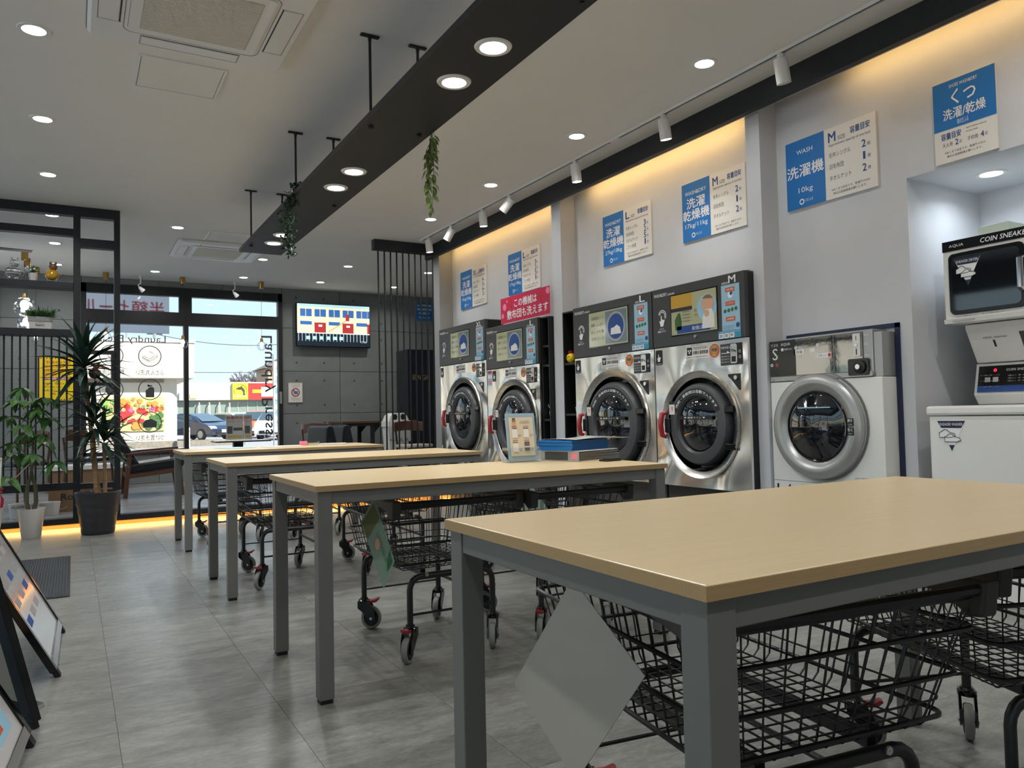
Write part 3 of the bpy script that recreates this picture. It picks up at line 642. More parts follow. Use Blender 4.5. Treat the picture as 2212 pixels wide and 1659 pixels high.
    if extra:
        ex = rect(.012, .10, sp-.16, sp-.012, 0, t, m_lblue, 'notice_sticker', .001); rect(.014, .098, sp-.04, sp-.014, -.001, ex, m_pink, 'sticker_print', .0005)
        for k in range(4): rect(.017+.021*k, .033+.021*k, sp-.09, sp-.055, -.001, ex, m_wink, 'sticker_print', .0005); rect(.017+.021*k, .033+.021*k, sp-.145, sp-.11, -.001, ex, m_pinkl, 'sticker_print', .0005)
    w0, w1 = .37*f, .37*f+.22
    ws = rect(w0, w1, sp-.105, sp-.018, 0, t, m_paper, 'notice_sticker', .0015); rect(w0+.01, w0+.06, sp-.08, sp-.026, -.0015, ws, m_ink, 'sticker_print', .0005)
    text('プラズマクラスター', w0+.068, w1-.008, sp-.044, sp-.026, -.002, ws, m_ink, bold=.02); text('衣類を清潔乾燥', w0+.068, w1-.008, sp-.076, sp-.052, -.002, ws, m_ink, bold=.025); text('高濃度イオンで衣類を清潔に保ちます', w0+.01, w1-.008, sp-.098, sp-.088, -.002, ws, m_ink)
    for k in range(3): plate(ws, 'sticker_print', circ_poly(w0+.035+(-.01, .01, 0)[k], sp-.048-(0, 0, .014)[k], .007, 8), .0003, m_wink, -.0021)
    oc = Wd-.29; pz_ = sp-.065
    os_ = plate(t, 'round_sticker', circ_poly(oc, pz_, .045, 28), .001, m_orange, 0); plate(os_, 'sticker_print', circ_poly(oc, pz_+.006, .032, 20), .0005, m_ochre, -.001); text('乾燥', oc-.024, oc+.024, pz_-.004, pz_+.018, -.0018, os_, m_inkb, bold=.025); text('お湯洗い', oc-.02, oc+.02, pz_-.036, pz_-.022, -.0015, os_, m_wink)
    # coin slot block
    c0 = Wd-.235
    cp = MB().box(c0, c0+.185, -.004, 0, sp-.168, sp-.03).build('coin_panel', m_bezel, t, bev=.002)
    text('料金を投入', c0+.008, c0+.088, sp-.062, sp-.045, -.0045, cp, m_wink)
    plate(cp, 'arrow_print', [(c0+.01, sp-.088), (c0+.06, sp-.088), (c0+.06, sp-.076), (c0+.088, sp-.09), (c0+.06, sp-.092), (c0+.01, sp-.092)], .0006, m_wink, -.0042)
    for k in range(3): text('硬貨をご利用ください', c0+.01, c0+.08, sp-.115-.018*k, sp-.107-.018*k, -.0045, cp, m_wink)
    cs = MB().prism(rrect(c0+.095, c0+.15, sp-.16, sp-.034, .012), -.012, -.004, 'xz').build('coin_slot', m_chrome, cp, bev=.002)
    MB().box(c0+.105, c0+.14, -.013, -.012, sp-.15, sp-.115).build('return_cup', m_black, cs); MB().tube([(c0+.112, -.013, sp-.07), (c0+.13, -.03, sp-.085)], .006, 8).build('return_lever', m_chrome, cs)
    MB().box(c0+.157, c0+.182, -.006, -.004, sp-.16, sp-.034).build('button_strip', m_black, cp)
    for k in range(2): ring(MB(), c0+.1695, sp-.085-.035*k, .007, .009, -.0065, -.006, 16).build('button_ring', m_wink, cp)
    # key pocket
    kp = plate(t, 'key_pocket', [(Wd-.175, sp-.225), (Wd-.07, sp-.225), (Wd-.07, sp-.33), (Wd-.085, sp-.33), (Wd-.15, sp-.26), (Wd-.175, sp-.24)], .001, m_black, 0)
    MB().lathe([(.001, -.012), (.014, -.012), (.016, -.001)], (Wd-.105, 0, sp-.25), 'y', 14).build('key_lock', m_chrome, kp, smooth=True)
    # door: steel ring, dark well, charcoal door with glass
    MB().lathe([(Rr*.97, .002), (Rr, -.006), (Rr*.985, -.02), (Rr*.87, -.004), (Rr*.86, .0)], (uc, 0, zc), 'y', 56).build('door_surround', m_brush, t, smooth=True)
    MB().lathe([(Rr*.975, 0.0), (Rr*.86, .0), (Rr*.84, .10), (.001, .10)], (uc, 0, zc), 'y', 40).build('door_well', m_bgloss, t, smooth=True)
    r2_, r1_ = Rr*.755, Rr*.50; dx = .003; yd = -.035
    d = MB().lathe([(r2_, .06), (r2_, yd+.03), (r2_*.95, yd+.004), (r2_*.90, yd), (r1_*1.08, yd), (r1_, yd+.02)], (uc+dx, 0, zc+.003), 'y', 56).build('door', m_dring, t, smooth=True)
    MB().lathe([(r1_*1.01, yd+.02), (r1_*.8, yd+.005), (r1_*.5, yd-.008), (.001, yd-.012)], (uc+dx, 0, zc+.012), 'y', 40).build('door_glass', m_dglass, d, smooth=True)
    MB().box(uc-r1_*.9, uc+r1_*.9, yd-.013, yd-.0115, zc+.035, zc+.06).build('level_strip', m_black, d)
    text('▼ 標準ライン ▼', uc-r1_*.55, uc+r1_*.55, zc+.041, zc+.054, yd-.0135, d, m_wink)
    n_ = 20; a0, a1 = .42, pi-.42; rr0, rr1 = r1_*1.12, r2_*.88
    lp = [(uc+dx+rr1*cos(a0+(a1-a0)*k/n_), zc+rr1*sin(a0+(a1-a0)*k/n_)) for k in range(n_+1)]+[(uc+dx+rr0*cos(a1-(a1-a0)*k/n_), zc+rr0*sin(a1-(a1-a0)*k/n_)) for k in range(n_+1)]
    plate(d, 'door_label', lp, .001, m_black, yd-.0005)
    text('洗剤・柔軟剤は自動で入ります', 0, 1, 0, .022, yd-.002, d, m_wink, arc=(uc+dx, zc, (rr0+rr1)/2-.011, a1-.12, a0+.12), bold=.02)
    dl = rect(uc-r2_*.93, uc-r2_*.93+.055, zc+.07, zc+.16, yd-.003, d, m_paper, 'door_sticker', .001); rect(uc-r2_*.93, uc-r2_*.93+.055, zc+.14, zc+.16, yd-.004, dl, m_black, 'sticker_print', .0005); text('9', uc-r2_*.93+.02, uc-r2_*.93+.038, zc+.09, zc+.125, yd-.0045, dl, m_red)
    MB().box(uc-r2_*1.08, uc-r2_*.9, -.05, .02, zc-.055, zc+.045).build('latch', m_black, d, bev=.006)
    hx = uc-r2_*1.10
    hp = [(hx+.012, -.04, zc-.085), (hx-.002, -.065, zc-.075), (hx-.006, -.075, zc), (hx-.002, -.065, zc+.075), (hx+.012, -.04, zc+.085)]
    MB().tube(hp, .017, 10, radii=[.014, .018, .019, .018, .014]).build('door_handle', m_red, d, smooth=True)
    for s_ in (-.14, .10): MB().box(uc+r2_*.93, uc+Rr*.9, -.03, .03, zc+s_-.02, zc+s_+.02).build('hinge', m_bgloss, d, bev=.004)
    return t
m_scr = M('screen_page', (150, 152, 120), .12, emit=.16); m_scr2 = M('screen_page_dim', (96, 112, 120), .12, emit=.12); m_ochre = M('ochre_print', (190, 150, 52), .4)
m_brown = M('hair_print', (132, 104, 80), .5); m_skin = M('skin_print', (206, 164, 134), .4); m_brush = steel_mat('brushed_ring', (205, 203, 198), .26, 1, .02)
combo(4.283, 0.885, 1.82, 1.402, .44, .853, .365, 'M', 'M size washer dryer, its screen showing a baby, nearest of the four tall machines', style=1)
combo(5.297, 1.012, 1.82, 1.402, .515, .853, .433, 'L', 'L size washer dryer with its red handle turned outward, next to the M size machine')
combo(6.862, 1.008, 1.82, 1.402, .535, .853, .433, 'L', 'L size washer dryer below the crimson banner, with pink notice on its front', extra=True)
combo(8.0, 1.132, 1.925, 1.51, .585, .92, .440, 'XL', 'XL size washer dryer, the farthest and tallest, beside the rod screen')
S('trim_6', MB().box(3.70, 3.74, 3.432, 3.446, 0, 1.83), m_navy)

# small front loading washer in its navy framed opening
def small_washer():
    t = T('front_load_washer', 'white S size front loading washer with round silver door in a navy frame', 'washing machine', (3.74, 3.313, 0), -pi/2)
    MB().box(0, .755, 0, .127, 0.0, 1.11).build('cabinet', m_wgloss, t, bev=.006)
    MB().box(0, .705, .004, .127, 1.112, 1.37).build('control_box', m_silver, t, bev=.006)
    MB().box(.706, .7535, .012, .127, 1.112, 1.352).build('side_cover', m_silver, t)
    cpn = MB().box(.008, .645, -.004, .003, 1.145, 1.36).build('control_panel', m_mirror, t, bev=.001); y = -.0045
    MB().box(.008, .20, -.0055, -.004, 1.145, 1.36).build('dark_panel', m_bgloss, cpn)
    MB().box(.002, .70, -.002, .004, 1.113, 1.143).build('lower_trim', m_silver, t, bev=.002)
    y2 = -.006
    text('洗濯機', .018, .075, 1.325, 1.345, y2, cpn, m_silver); text('AQUA', .095, .165, 1.325, 1.345, y2, cpn, m_wink); text('S', .03, .07, 1.245, 1.315, y2, cpn, m_wink)
    for k, (cx, cz) in enumerate(((.022, 1.215), (.105, 1.305), (.205, 1.308), (.36, 1.312))): plate(cpn, 'number_dot', circ_poly(cx, cz, .010, 14), .0006, m_wink, y2+.0005); text('1234'[k], cx-.003, cx+.003, cz-.006, cz+.006, y2-.0004, cpn, m_ink)
    for k, (a, b, z) in enumerate(((.118, .175, 1.30), (.22, .29, 1.303), (.375, .45, 1.312))): text('洗濯物を入れる', a, b, z, z+.011, y2, cpn, m_wink)
    plate(cpn, 'red_mark', circ_poly(.062, 1.214, .011, 14), .0006, m_red, y2+.0005)
    rect(.19, .265, 1.268, 1.295, y, cpn, m_wink, 'display', .001); text('洗濯', .205, .25, 1.273, 1.289, y-.0015, cpn, m_ink); text('30', .205, .24, 1.24, 1.262, y-.0005, cpn, m_wink)
    rect(.355, .45, 1.235, 1.262, y, cpn, m_wink, 'start_button', .001); text('スタート', .362, .415, 1.242, 1.256, y-.0015, cpn, m_ink); plate(cpn, 'red_mark', circ_poly(.437, 1.249, .011, 14), .0006, m_red, y-.0012)
    MB().box(.463, .465, -.0046, -.004, 1.145, 1.36).build('panel_seam', m_silver, cpn)
    cs = MB().prism(rrect(.592, .637, 1.226, 1.352, .005), -.012, -.004, 'xz').build('coin_slot', m_white, cpn, bev=.001); MB().box(.613, .616, -.0128, -.012, 1.315, 1.34).build('coin_slit', m_black, cs); MB().lathe([(.001, -.018), (.008, -.018), (.009, -.012)], (.615, 0, 1.288), 'y', 10).build('return_knob', m_chrome, cs); MB().box(.612, .618, -.0128, -.012, 1.235, 1.268).build('coin_slit', m_black, cs)
    lk = MB().prism(rrect(.555, .683, 1.122, 1.214, .01), -.008, .0, 'xz').build('lock_plate', m_bgloss, t, bev=.001)
    MB().lathe([(.001, -.03), (.018, -.03), (.022, -.022), (.036, -.018), (.038, -.008)], (.63, 0, 1.168), 'y', 24).build('key_lock', m_black, lk, smooth=True); plate(lk, 'key_core', circ_poly(.63, 1.168, .014, 16), .002, m_chrome, -.03)
    for u in (.025, .695): MB().lathe([(.001, -.004), (.009, -.004), (.01, 0)], (u, -.002, 1.125), 'y', 12).build('screw_cap', m_silver, t)
    # door
    uc, zc = .352, .842
    d = MB().lathe([(.29, .0), (.302, -.02), (.298, -.045), (.27, -.06), (.235, -.055), (.205, -.03), (.2, .0)], (uc, 0, zc), 'y', 64).build('door', m_silver, t, smooth=True)
    MB().lathe([(.301, .0), (.318, -.004), (.318, .0)], (uc, 0, zc), 'y', 48).build('door_gasket', m_silver, t)
    MB().lathe([(.207, -.028), (.195, -.028), (.18, -.03), (.13, -.05), (.07, -.062), (.001, -.066)], (uc, 0, zc), 'y', 48).build('door_glass', m_dglass, d, smooth=True)
    MB().lathe([(.206, -.030), (.2, -.036), (.193, -.030)], (uc, 0, zc), 'y', 48).build('glass_ring', m_bgloss, d, smooth=True)
    MB().box(uc-.10, uc+.12, -.0645, -.062, zc+.105, zc+.112).build('level_strip', m_lblue, d)
    for k, s_ in enumerate(('押す', '引く')): q = rect(.575, .615, .845-.05*k-.0, .888-.05*k, -.0615, d, m_black, 'door_sticker', .001); text(s_, .58, .61, .866-.05*k, .884-.05*k, -.063, q, m_wink, bold=.02); text('ひらく' if k else 'しめる', .583, .607, .850-.05*k, .859-.05*k, -.063, q, m_wink)
    MB().box(.002, .753, -.0008, 0, .514, .516).build('seam', m_hole, t)
    text('1 4', .03, .135, .415, .495, -.001, t, m_ink, bold=.03)
    st = rect(.56, .68, .53, .565, 0, t, m_paper, 'rating_sticker', .001)
    for k in range(3): text('定格電圧  単相 200V  10kg', .565, .67, .555-.01*k, .561-.01*k, -.0015, st, m_ink)
    # marks on the panel's right end
    for k, z in enumerate((1.335, 1.285, 1.225)): text('硬貨投入', .655, .69, z, z+.01, -.001, t, m_wink)
small_washer()
S('trim_7', MB().box(XW-.012, XW, 2.53, 2.555, 0, 1.40).box(XW-.012, XW, 3.33, 3.35, 0, 1.40).box(XW-.012, XW, 2.53, 3.28, 1.375, 1.40), m_navy)

# sneaker washer and dryer tower in the niche (one machine)
def sneaker():
    t = T('sneaker_laundry_machine', 'white sneaker washer with dryer mounted over it in the lit niche', 'washing machine', (3.80, 2.35, 0), -pi/2)
    MB().box(0, .74, 0, .66, 0, .895).build('washer_cabinet', m_wgloss, t, bev=.012)
    MB().box(-.008, .748, -.012, .66, .898, .945).build('lid', m_wgloss, t, bev=.012)
    # the sloping console, stand and dryer
    def pris(name, prof, u0, u1, m, par=t, bev=.006): return MB().prism(prof, u0, u1, 'yz').build(name, m, par, bev=bev)
    con = pris('console', [(.40, .947), (.36, 1.0), (.40, 1.165), (.655, 1.165), (.655, .947)], .03, .74, m_white)
    pris('stand', [(.38, 1.168), (.28, 1.345), (.28, 1.368), (.655, 1.368), (.655, 1.168)], .045, .74, m_white)
    MB().mesh([(.05, .362, 1.012), (.74, .362, 1.012), (.74, .394, 1.15), (.05, .394, 1.15)], [(0, 1, 2, 3)]).build('console_panel', m_bgloss, con).location = (0, -.0045, 0)
    MB().mesh([(.05, .362, 1.012), (.74, .362, 1.012), (.74, .370, 1.045), (.05, .370, 1.045)], [(0, 1, 2, 3)]).build('console_stripe', m_inkb, con).location = (0, -.006, 0)
    def ctext(s_, x0, x1, z0, z1, m, b=0):
        o = text(s_, x0, x1, z0, z1, 0, con, m, bold=b)
        for v in o.data.vertices: v.co.y = .362+(v.co.z-1.012)*.232-.0068
    ctext('0', .128, .142, 1.118, 1.134, m_redled, .03); ctext('COIN SNEAKER WASHER', .19, .40, 1.120, 1.132, m_wink)
    for k in range(3): ctext('コース選択  標準  しっかり', .06, .16, 1.098-.03*k, 1.104-.03*k, m_silver)
    for k in range(3): ctext('洗い すすぎ 脱水 乾燥', .20, .40, 1.092-.014*k, 1.098-.014*k, m_silver)
    for u in (.085, .125): MB().mesh([(u, .3745, 1.065), (u+.028, .3745, 1.065), (u+.028, .380, 1.09), (u, .380, 1.09)], [(0, 1, 2, 3)]).build('console_button', m_silver, con).location = (0, -.0055, 0)
    d = MB().box(0, .74, .18, .655, 1.372, 1.80).build('dryer_cabinet', m_white, t, bev=.012)
    MB().prism([(.18, 1.372), (.18, 1.395), (.166, 1.395), (.172, 1.372)], .004, .736, 'yz').build('dryer_lip', m_wgloss, d)
    hd = MB().box(.004, .736, .176, .1795, 1.75, 1.803).build('header', m_bgloss, d); yh = .1755
    text('AQUA', .04, .115, 1.766, 1.782, yh, hd, m_wink); text('COIN SNEAKER LAUNDRY', .20, .60, 1.764, 1.788, yh, hd, m_wink, bold=.03, shear=.2)
    MB().prism(rrect(.035, .405, 1.415, 1.735, .03), .170, .1795, 'xz').build('dryer_door_frame', m_bgloss, d, bev=.003)
    MB().prism(rrect(.055, .385, 1.435, 1.715, .025), .1675, .170, 'xz').build('dryer_glass', m_dglass, d)
    MB().tube([(.39, .172, 1.50), (.395, .145, 1.51), (.395, .145, 1.65), (.39, .172, 1.66)], .014, 8).build('dryer_handle', m_chrome, d, smooth=True)
    MB().box(.44, .72, .176, .1795, 1.44, 1.74).build('dryer_control', m_bezel, d); text('COIN SNEAKER DRYER', .45, .62, 1.715, 1.727, .1755, d, m_wink); text('20', .455, .48, 1.65, 1.668, .1755, d, m_wink); text('9', .475, .505, 1.59, 1.635, .1755, d, m_wink)
    rect(.45, .50, 1.52, 1.57, .1755, d, m_silver, 'control_label', .001); MB().box(.435, .72, .174, .1795, 1.42, 1.475).build('control_recess', m_black, d)
    def tri(z, x, s_, y, par, word):
        q = plate(par, 'triangle_sticker', [(x-.07*s_, z+.07*s_), (x+.07*s_, z+.07*s_), (x, z-.08*s_)], .0012, m_wink, y); y -= .0014
        plate(q, 'sticker_print', [(x-.07*s_, z+.07*s_), (x+.07*s_, z+.07*s_), (x+.05*s_, z+.035*s_), (x-.05*s_, z+.035*s_)], .0006, m_navy, y); plate(q, 'sticker_print', [(x-.014*s_, z-.05*s_), (x+.014*s_, z-.05*s_), (x, z-.08*s_)], .0006, m_navy, y)
        text(word, x-.058*s_, x+.058*s_, z+.046*s_, z+.060*s_, y-.001, q, m_wink)
        for k in range(2):
            pp = [(x+(u-.03+.026*k)*s_*1.0, z+(v-.022*k)*s_) for u, v in ((-.03,-.012),(.03,-.012),(.05,-.004),(.045,.008),(.02,.014),(.008,.026),(-.005,.028),(-.02,.016),(-.03,.012))]
            plate(q, 'shoe_print', pp, .0008+.0004*k, m_wink, y-.0004*k); MB().tube([(a, y-.0016-.0004*k, b) for a, b in pp], 0.0017*s_, 4, closed=True).build('shoe_outline', m_bezel, q)
    tri(.80, .115, 1.0, -.0002, t, 'SNEAKER WASHER'); tri(1.635, .135, .95, .1672, d, 'SNEAKER DRYER')
    text('AQUA', .12, .165, 1.288, 1.298, 0, t, m_bezel); text('SNEAKER WASHER', .175, .24, 1.289, 1.296, 0, t, m_bezel)
    for o in [c for c in t.children if c.name.startswith('lettering')]:
        for v in o.data.vertices: v.co.y = .38-(v.co.z-1.168)/.177*.10-.004
    for nm, (u0, u1, z0, z1), mm in (('key_slot', (.165, .175, 1.245, 1.28), m_black), ('price_panel', (.30, .42, 1.21, 1.31), m_bezel)):
        MB().mesh([(u0, .38-(z0-1.168)/.177*.1-.003, z0), (u1, .38-(z0-1.168)/.177*.1-.003, z0), (u1, .38-(z1-1.168)/.177*.1-.003, z1), (u0, .38-(z1-1.168)/.177*.1-.003, z1)], [(0, 1, 2, 3)]).build(nm, mm, t)
    for k in range(2): text('洗い方 標準 強 入 切', .06+.13*k, .165+.13*k, 1.403, 1.408, .1795, d, m_ink)
    MB().box(.05, .16, .1655, .168, 1.380, 1.388).build('maker_plate', m_silver, d)
m_redled = M('red_display_digit', (255, 40, 60), .4, emit=3.0)
sneaker()
bx_ = T('paper_box', 'small pale green carton lying on top of the sneaker dryer', 'box', (4.12, 2.11, 1.80))
MB().box(-.10, .10, -.075, .075, 0.003, .055).build('carton', M('pale_green_card', (196, 208, 196), .7), bx_, bev=.002)
MB().box(-.10, .10, -.001, .001, .0551, .0556).build('flap_seam', m_silver, bx_)

# ---------------------------------------------------------------- signs on the machine wall
def wsign(yl, zl, w, h, split, label, head, big, kg, size, rows):
    t = T('capacity_sign', label, 'sign', (XW, yl, zl), -pi/2, 'blue and white capacity signs')
    b = MB().box(0, w, -.014, -.001, 0, h).build('board', m_paper, t); y = -.0145
    MB().box(0, w*split, -.0155, -.0142, 0, h).build('blue_field', m_blue, t); y2 = -.016; c = w*split/2
    text(head, c-.012*len(head)-.01, c+.012*len(head)+.01, h*.80-.005, h*.80+.022, y2, t, m_wink)
    for k, s_ in enumerate(big): ww = .04*len(s_)+.012; text(s_, c-ww, c+ww, h*(.60 if len(big) == 2 else .50)-k*.085-.02, h*(.60 if len(big) == 2 else .50)-k*.085+.055, y2, t, m_wink, bold=.03)
    text(kg, c-.012*len(kg)-.004, c+.012*len(kg)+.004, h*.20, h*.20+.042, y2, t, m_wink)
    lg = plate(t, 'logo', circ_poly(c-.03, h*.09, .018, 16), .0006, m_wink, y2); plate(lg, 'logo_print', circ_poly(c-.03, h*.09, .011, 12), .0006, m_blue, y2-.0007); text('のだふる', c-.006, c+.05, h*.075, h*.12, y2, t, m_wink)
    x0 = w*split+.03; x1 = w-.035
    text(size, x0, x0+.02+.028*len(size), h-.085, h-.028, y, t, m_inkb, bold=.03); text('SIZE', x0+.035+.028*len(size), x0+.085+.028*len(size), h-.085, h-.062, y, t, m_ink)
    text('容量目安', x1-.125, x1, h-.075, h-.035, y, t, m_inkb, bold=.03); text('Approximate capacity of one load', x0, x1, h-.115, h-.095, y, t, m_ink)
    st = .068 if len(rows) == 3 else .05
    for k, (a, n) in enumerate(rows):
        z = h-.17-st*k; text(a, x0, x0+.024*len(a), z-.008, z+.022, y, t, m_ink); dw = .012 if n == '1' else .024; text(n, x1-.041-dw/2, x1-.041+dw/2, z-.008, z+.034, y, t, m_inkb, bold=.03); text('枚', x1-.02, x1, z-.006, z+.016, y, t, m_ink)
    text('※あくまで目安です。乾燥不十分の', x0+.01, x1-.01, .045, .060, y, t, m_ink); text('場合は追加乾燥お願いします。', x0+.02, x1-.03, .022, .037, y, t, m_ink)
r3 = (('毛布シングル', '2'), ('羽毛布団', '1'), ('タオルケット', '2')); r4 = (('毛布シングル', '3'), ('羽毛布団', '2'), ('タオルケット', '5'), ('こたつ布団', '1')); r5 = (('毛布シングル', '4'), ('羽毛布団', '3'), ('タオルケット', '6'), ('こたつ布団', '2'))
wsign(3.232, 2.167, .615, .42, .455, 'blue and white M size washer sign reading 10kg, above the small washer', 'WASH', ('洗濯機',), '10kg', 'M', r3)
wsign(4.172, 2.165, .605, .42, .462, 'blue and white M size sign reading 17kg/11kg, above the M size washer dryer', 'WASH&DRY', ('洗濯', '乾燥機'), '17kg/11kg', 'M', r3)
wsign(5.135, 2.160, .615, .417, .448, 'blue and white L size sign reading 27kg/18kg, in the middle niche', 'WASH&DRY', ('洗濯', '乾燥機'), '27kg/18kg', 'L', r4)
wsign(6.748, 2.150, .607, .417, .443, 'blue and white L size sign just above the crimson banner', 'WASH&DRY', ('洗濯', '乾燥機'), '27kg/18kg', 'L', r4)
wsign(7.853, 2.150, .620, .425, .462, 'blue and white XL size sign, farthest along the wall', 'WASH&DRY', ('洗濯', '乾燥機'), '35kg/25kg', 'XL', r5)
t = T('shoe_sign', 'upright blue and white shoe washing sign above the sneaker niche', 'sign', (XW, 2.289, 2.178), -pi/2)
MB().box(0, .308, -.014, -.001, 0, .415).build('board', m_paper, t); MB().box(0, .308, -.0155, -.0142, .168, .415).build('blue_field', m_blue, t)
text('SHOES WASH&DRY', .085, .225, .375, .392, -.016, t, m_wink); text('くつ', .095, .215, .285, .36, -.016, t, m_wink, bold=.03); text('洗濯/乾燥', .05, .26, .215, .27, -.016, t, m_wink, bold=.03); text('◎のだふる', .12, .175, .18, .205, -.016, t, m_wink)
text('容量目安', .035, .135, .118, .152, -.0145, t, m_inkb, bold=.03); text('Approximate capacity', .16, .26, .142, .152, -.0145, t, m_ink); text('of one load', .16, .215, .125, .135, -.0145, t, m_ink)
text('大人用', .04, .09, .08, .102, -.0145, t, m_ink); text('2', .105, .12, .08, .108, -.0145, t, m_inkb, bold=.03); text('足', .125, .138, .082, .098, -.0145, t, m_ink); text('子供用', .165, .215, .08, .102, -.0145, t, m_ink); text('4', .23, .245, .08, .108, -.0145, t, m_inkb, bold=.03); text('足', .25, .263, .082, .098, -.0145, t, m_ink)
text('※あくまで目安です。乾燥不十分の', .05, .25, .045, .057, -.0145, t, m_ink); text('場合は追加乾燥お願いします。', .06, .235, .025, .037, -.0145, t, m_ink)
t = T('crimson_banner', 'crimson banner with white lettering and arrows above the farther L size machine', 'banner', (XP-.03, 6.62, 1.84), -pi/2)
MB().box(0, .9, -.003, -.001, 0, .25).build('board', m_pink, t); y = -.0035
text('この機械は', .27, .68, .135, .215, y, t, m_wink, bold=.03); text('敷布団も洗えます', .13, .87, .03, .115, y, t, m_wink, bold=.03)
for cx in (.20, .74): MB().tube([(cx-.01, y, .215), (cx-.01, y, .165), (cx-.025, y, .165), (cx, y, .125), (cx+.025, y, .165), (cx+.01, y, .165), (cx+.01, y, .215)], .0035, 4, closed=True).build('arrow_print', m_orange, t)
for cx, cz, r in ((.08, .16, .034), (.04, .075, .025), (.13, .21, .014), (.87, .21, .03)): plate(t, 'bubble_print', circ_poly(cx, cz, r, 18), .0006, m_pinkl, y)
MB().box(0, .9, -.0008, .0002, 0, .006).build('edge_strip', m_wink, t)

# narrow black towel shelves beside the machines with small ornaments
def towel_shelf(y0, y1, zs_, label, zt=1.815):
    t = T('slim_shelf', label, 'shelf', (3.67, y1, 0), -pi/2, 'slim black shelves between machines'); w = y1-y0
    MB().box(0, .012, 0, .18, 0, zt).build('side_panel', m_black, t); MB().box(w-.012, w, 0, .18, 0, zt).build('side_panel', m_black, t); MB().box(.012, w-.012, .17, .18, 0, zt).build('back_panel', m_black, t)
    MB().box(.012, w-.012, 0, .17, zt-.012, zt).build('top_board', m_black, t)
    for z in zs_: MB().box(.012, w-.012, 0.005, .17, z-.018, z).build('shelf_board', m_black, t)
towel_shelf(5.722, 5.845, (.45, .90, 1.386, 1.56), 'slim black shelf unit between the crimson banner machine and the pier')
towel_shelf(5.31, 5.50, (.45, .944, 1.377), 'slim black shelf unit left of the middle L size machine')
def chick(x, y, z, s_, label, red):
    t = T('chick_ornament', label, 'ornament', (x, y, z)); 
    MB().ball((0, 0, .04*s_), .04*s_, 14, 10).build('body', m_yellow, t, smooth=True); MB().prism([(-.02*s_, .005), (-.055*s_, 0), (-.02*s_, -.012)], -.006, .006, 'xz').build('beak', m_orange, t).location = (0, 0, .045*s_)
    MB().prism([(-.02*s_, .0), (.02*s_, 0), (.02*s_, .02*s_), (.008*s_, .012*s_), (0, .026*s_), (-.01*s_, .012*s_), (-.02*s_, .02*s_)], -.005, .005, 'xz').build('comb', m_red if red else m_orange, t).location = (0, 0, .078*s_)
    for s2 in (-1, 1): MB().ball((-.032*s_, s2*.015*s_, .05*s_), .006*s_, 8, 6).build('eye', m_black, t)
chick(3.71, 5.437, 1.378, 1.05, 'yellow chick ornament with red comb on the slim shelf, left of two', True)
chick(3.745, 5.366, 1.378, .88, 'rounder yellow chick ornament nearest the middle L size machine', False)
def tuft(name, label, x, y, z, s_, m, n, potm):
    t = T(name, label, 'potted plant', (x, y, z)); MB().lathe([(.001, 0), (.024*s_, 0), (.034*s_, .06*s_), (.028*s_, .06*s_), (.026*s_, .05*s_), (.001, .05*s_)], n=16).build('pot', potm, t, smooth=True)
    lf_ = None
    for k in range(n):
        if lf_ is None: lf_ = leaf_mesh(.055*s_, .014*s_, droop=.3).build('leaf', m, t); q = lf_
        else: q = part_copy(lf_, t, (0, 0, 0))
        q.location = (random.uniform(-.012, .012)*s_, random.uniform(-.012, .012)*s_, random.uniform(.05, .075)*s_); q.rotation_euler = (0, random.uniform(-1.4, -.2), random.uniform(0, 6.28))
    return t
tuft('shelf_plant', 'small potted plant on the slim shelf beside the first pier', 3.73, 5.775, 1.387, .85, m_leaf, 30, m_pot_w)
tuft('shelf_plant', 'small potted plant with white cup, beside the middle L size machine door', 3.74, 5.385, .945, .9, m_leaf, 30, m_pot_w)
t = T('silver_ornament', 'shiny silver branching ornament on the slim shelf by the pier', 'ornament', (3.73, 5.78, .901))
MB().ball((0, 0, .05), .035, 10, 8, sz=1.4).build('body', m_chrome, t, smooth=True)
for k in range(9): a = k*.7; MB().tube([(0, 0, .06+.004*k), (.035*cos(a), .035*sin(a), .09+.006*k), (.045*cos(a+.4), .03*sin(a+.4), .115+.004*k)], .006, 5, radii=[.009, .006, .002]).build('spike', m_chrome, t)
# ================================================================ FOLDING TABLES
def table(x0, x1, y0, y1, h, label):
    o = ((x0+x1)/2, (y0+y1)/2, 0); t = T('folding_table', label, 'table', o, 0, 'folding tables in a row')
    top = MB(o).box(x0, x1, y0, y1, h-.021, h)
    tp = top.build('tabletop', m_oak, t, bev=.002)
    e = .003
    MB(o).box(x0-.0012, x1+.0012, y0-.0012, y0, h-.0205, h-.0012).box(x0-.0012, x1+.0012, y1, y1+.0012, h-.0205, h-.0012).box(x0-.0012, x0, y0, y1, h-.0205, h-.0012).box(x1, x1+.0012, y0, y1, h-.0205, h-.0012).build('edge_band', m_oake, tp)
    i = .008; w = .05; zt = h-.0215
    for lx in (x0+i, x1-i-w):
        for ly in (y0+i, y1-i-w):
            lg = MB(o).box(lx, lx+w, ly, ly+w, .014, zt).build('leg', m_greym, t, bev=.002); MB(o).box(lx+.004, lx+w-.004, ly+.004, ly+w-.004, 0, .0138).build('foot_cap', m_black, lg)
    za = zt-.043
    for ly in (y0+i+.003, y1-i-.028): MB(o).box(x0+i+w, x1-i-w, ly, ly+.025, za, zt).build('apron_rail', m_greym, t, bev=.002)
    for lx in (x0+i+.003, x1-i-.028): MB(o).box(lx, lx+.025, y0+i+w, y1-i-w, za, zt).build('apron_rail', m_greym, t, bev=.002)
    return t
T4 = table(.680, 2.215, .714, 1.480, .733, 'nearest pale oak topped folding table with bare top and grey legs')
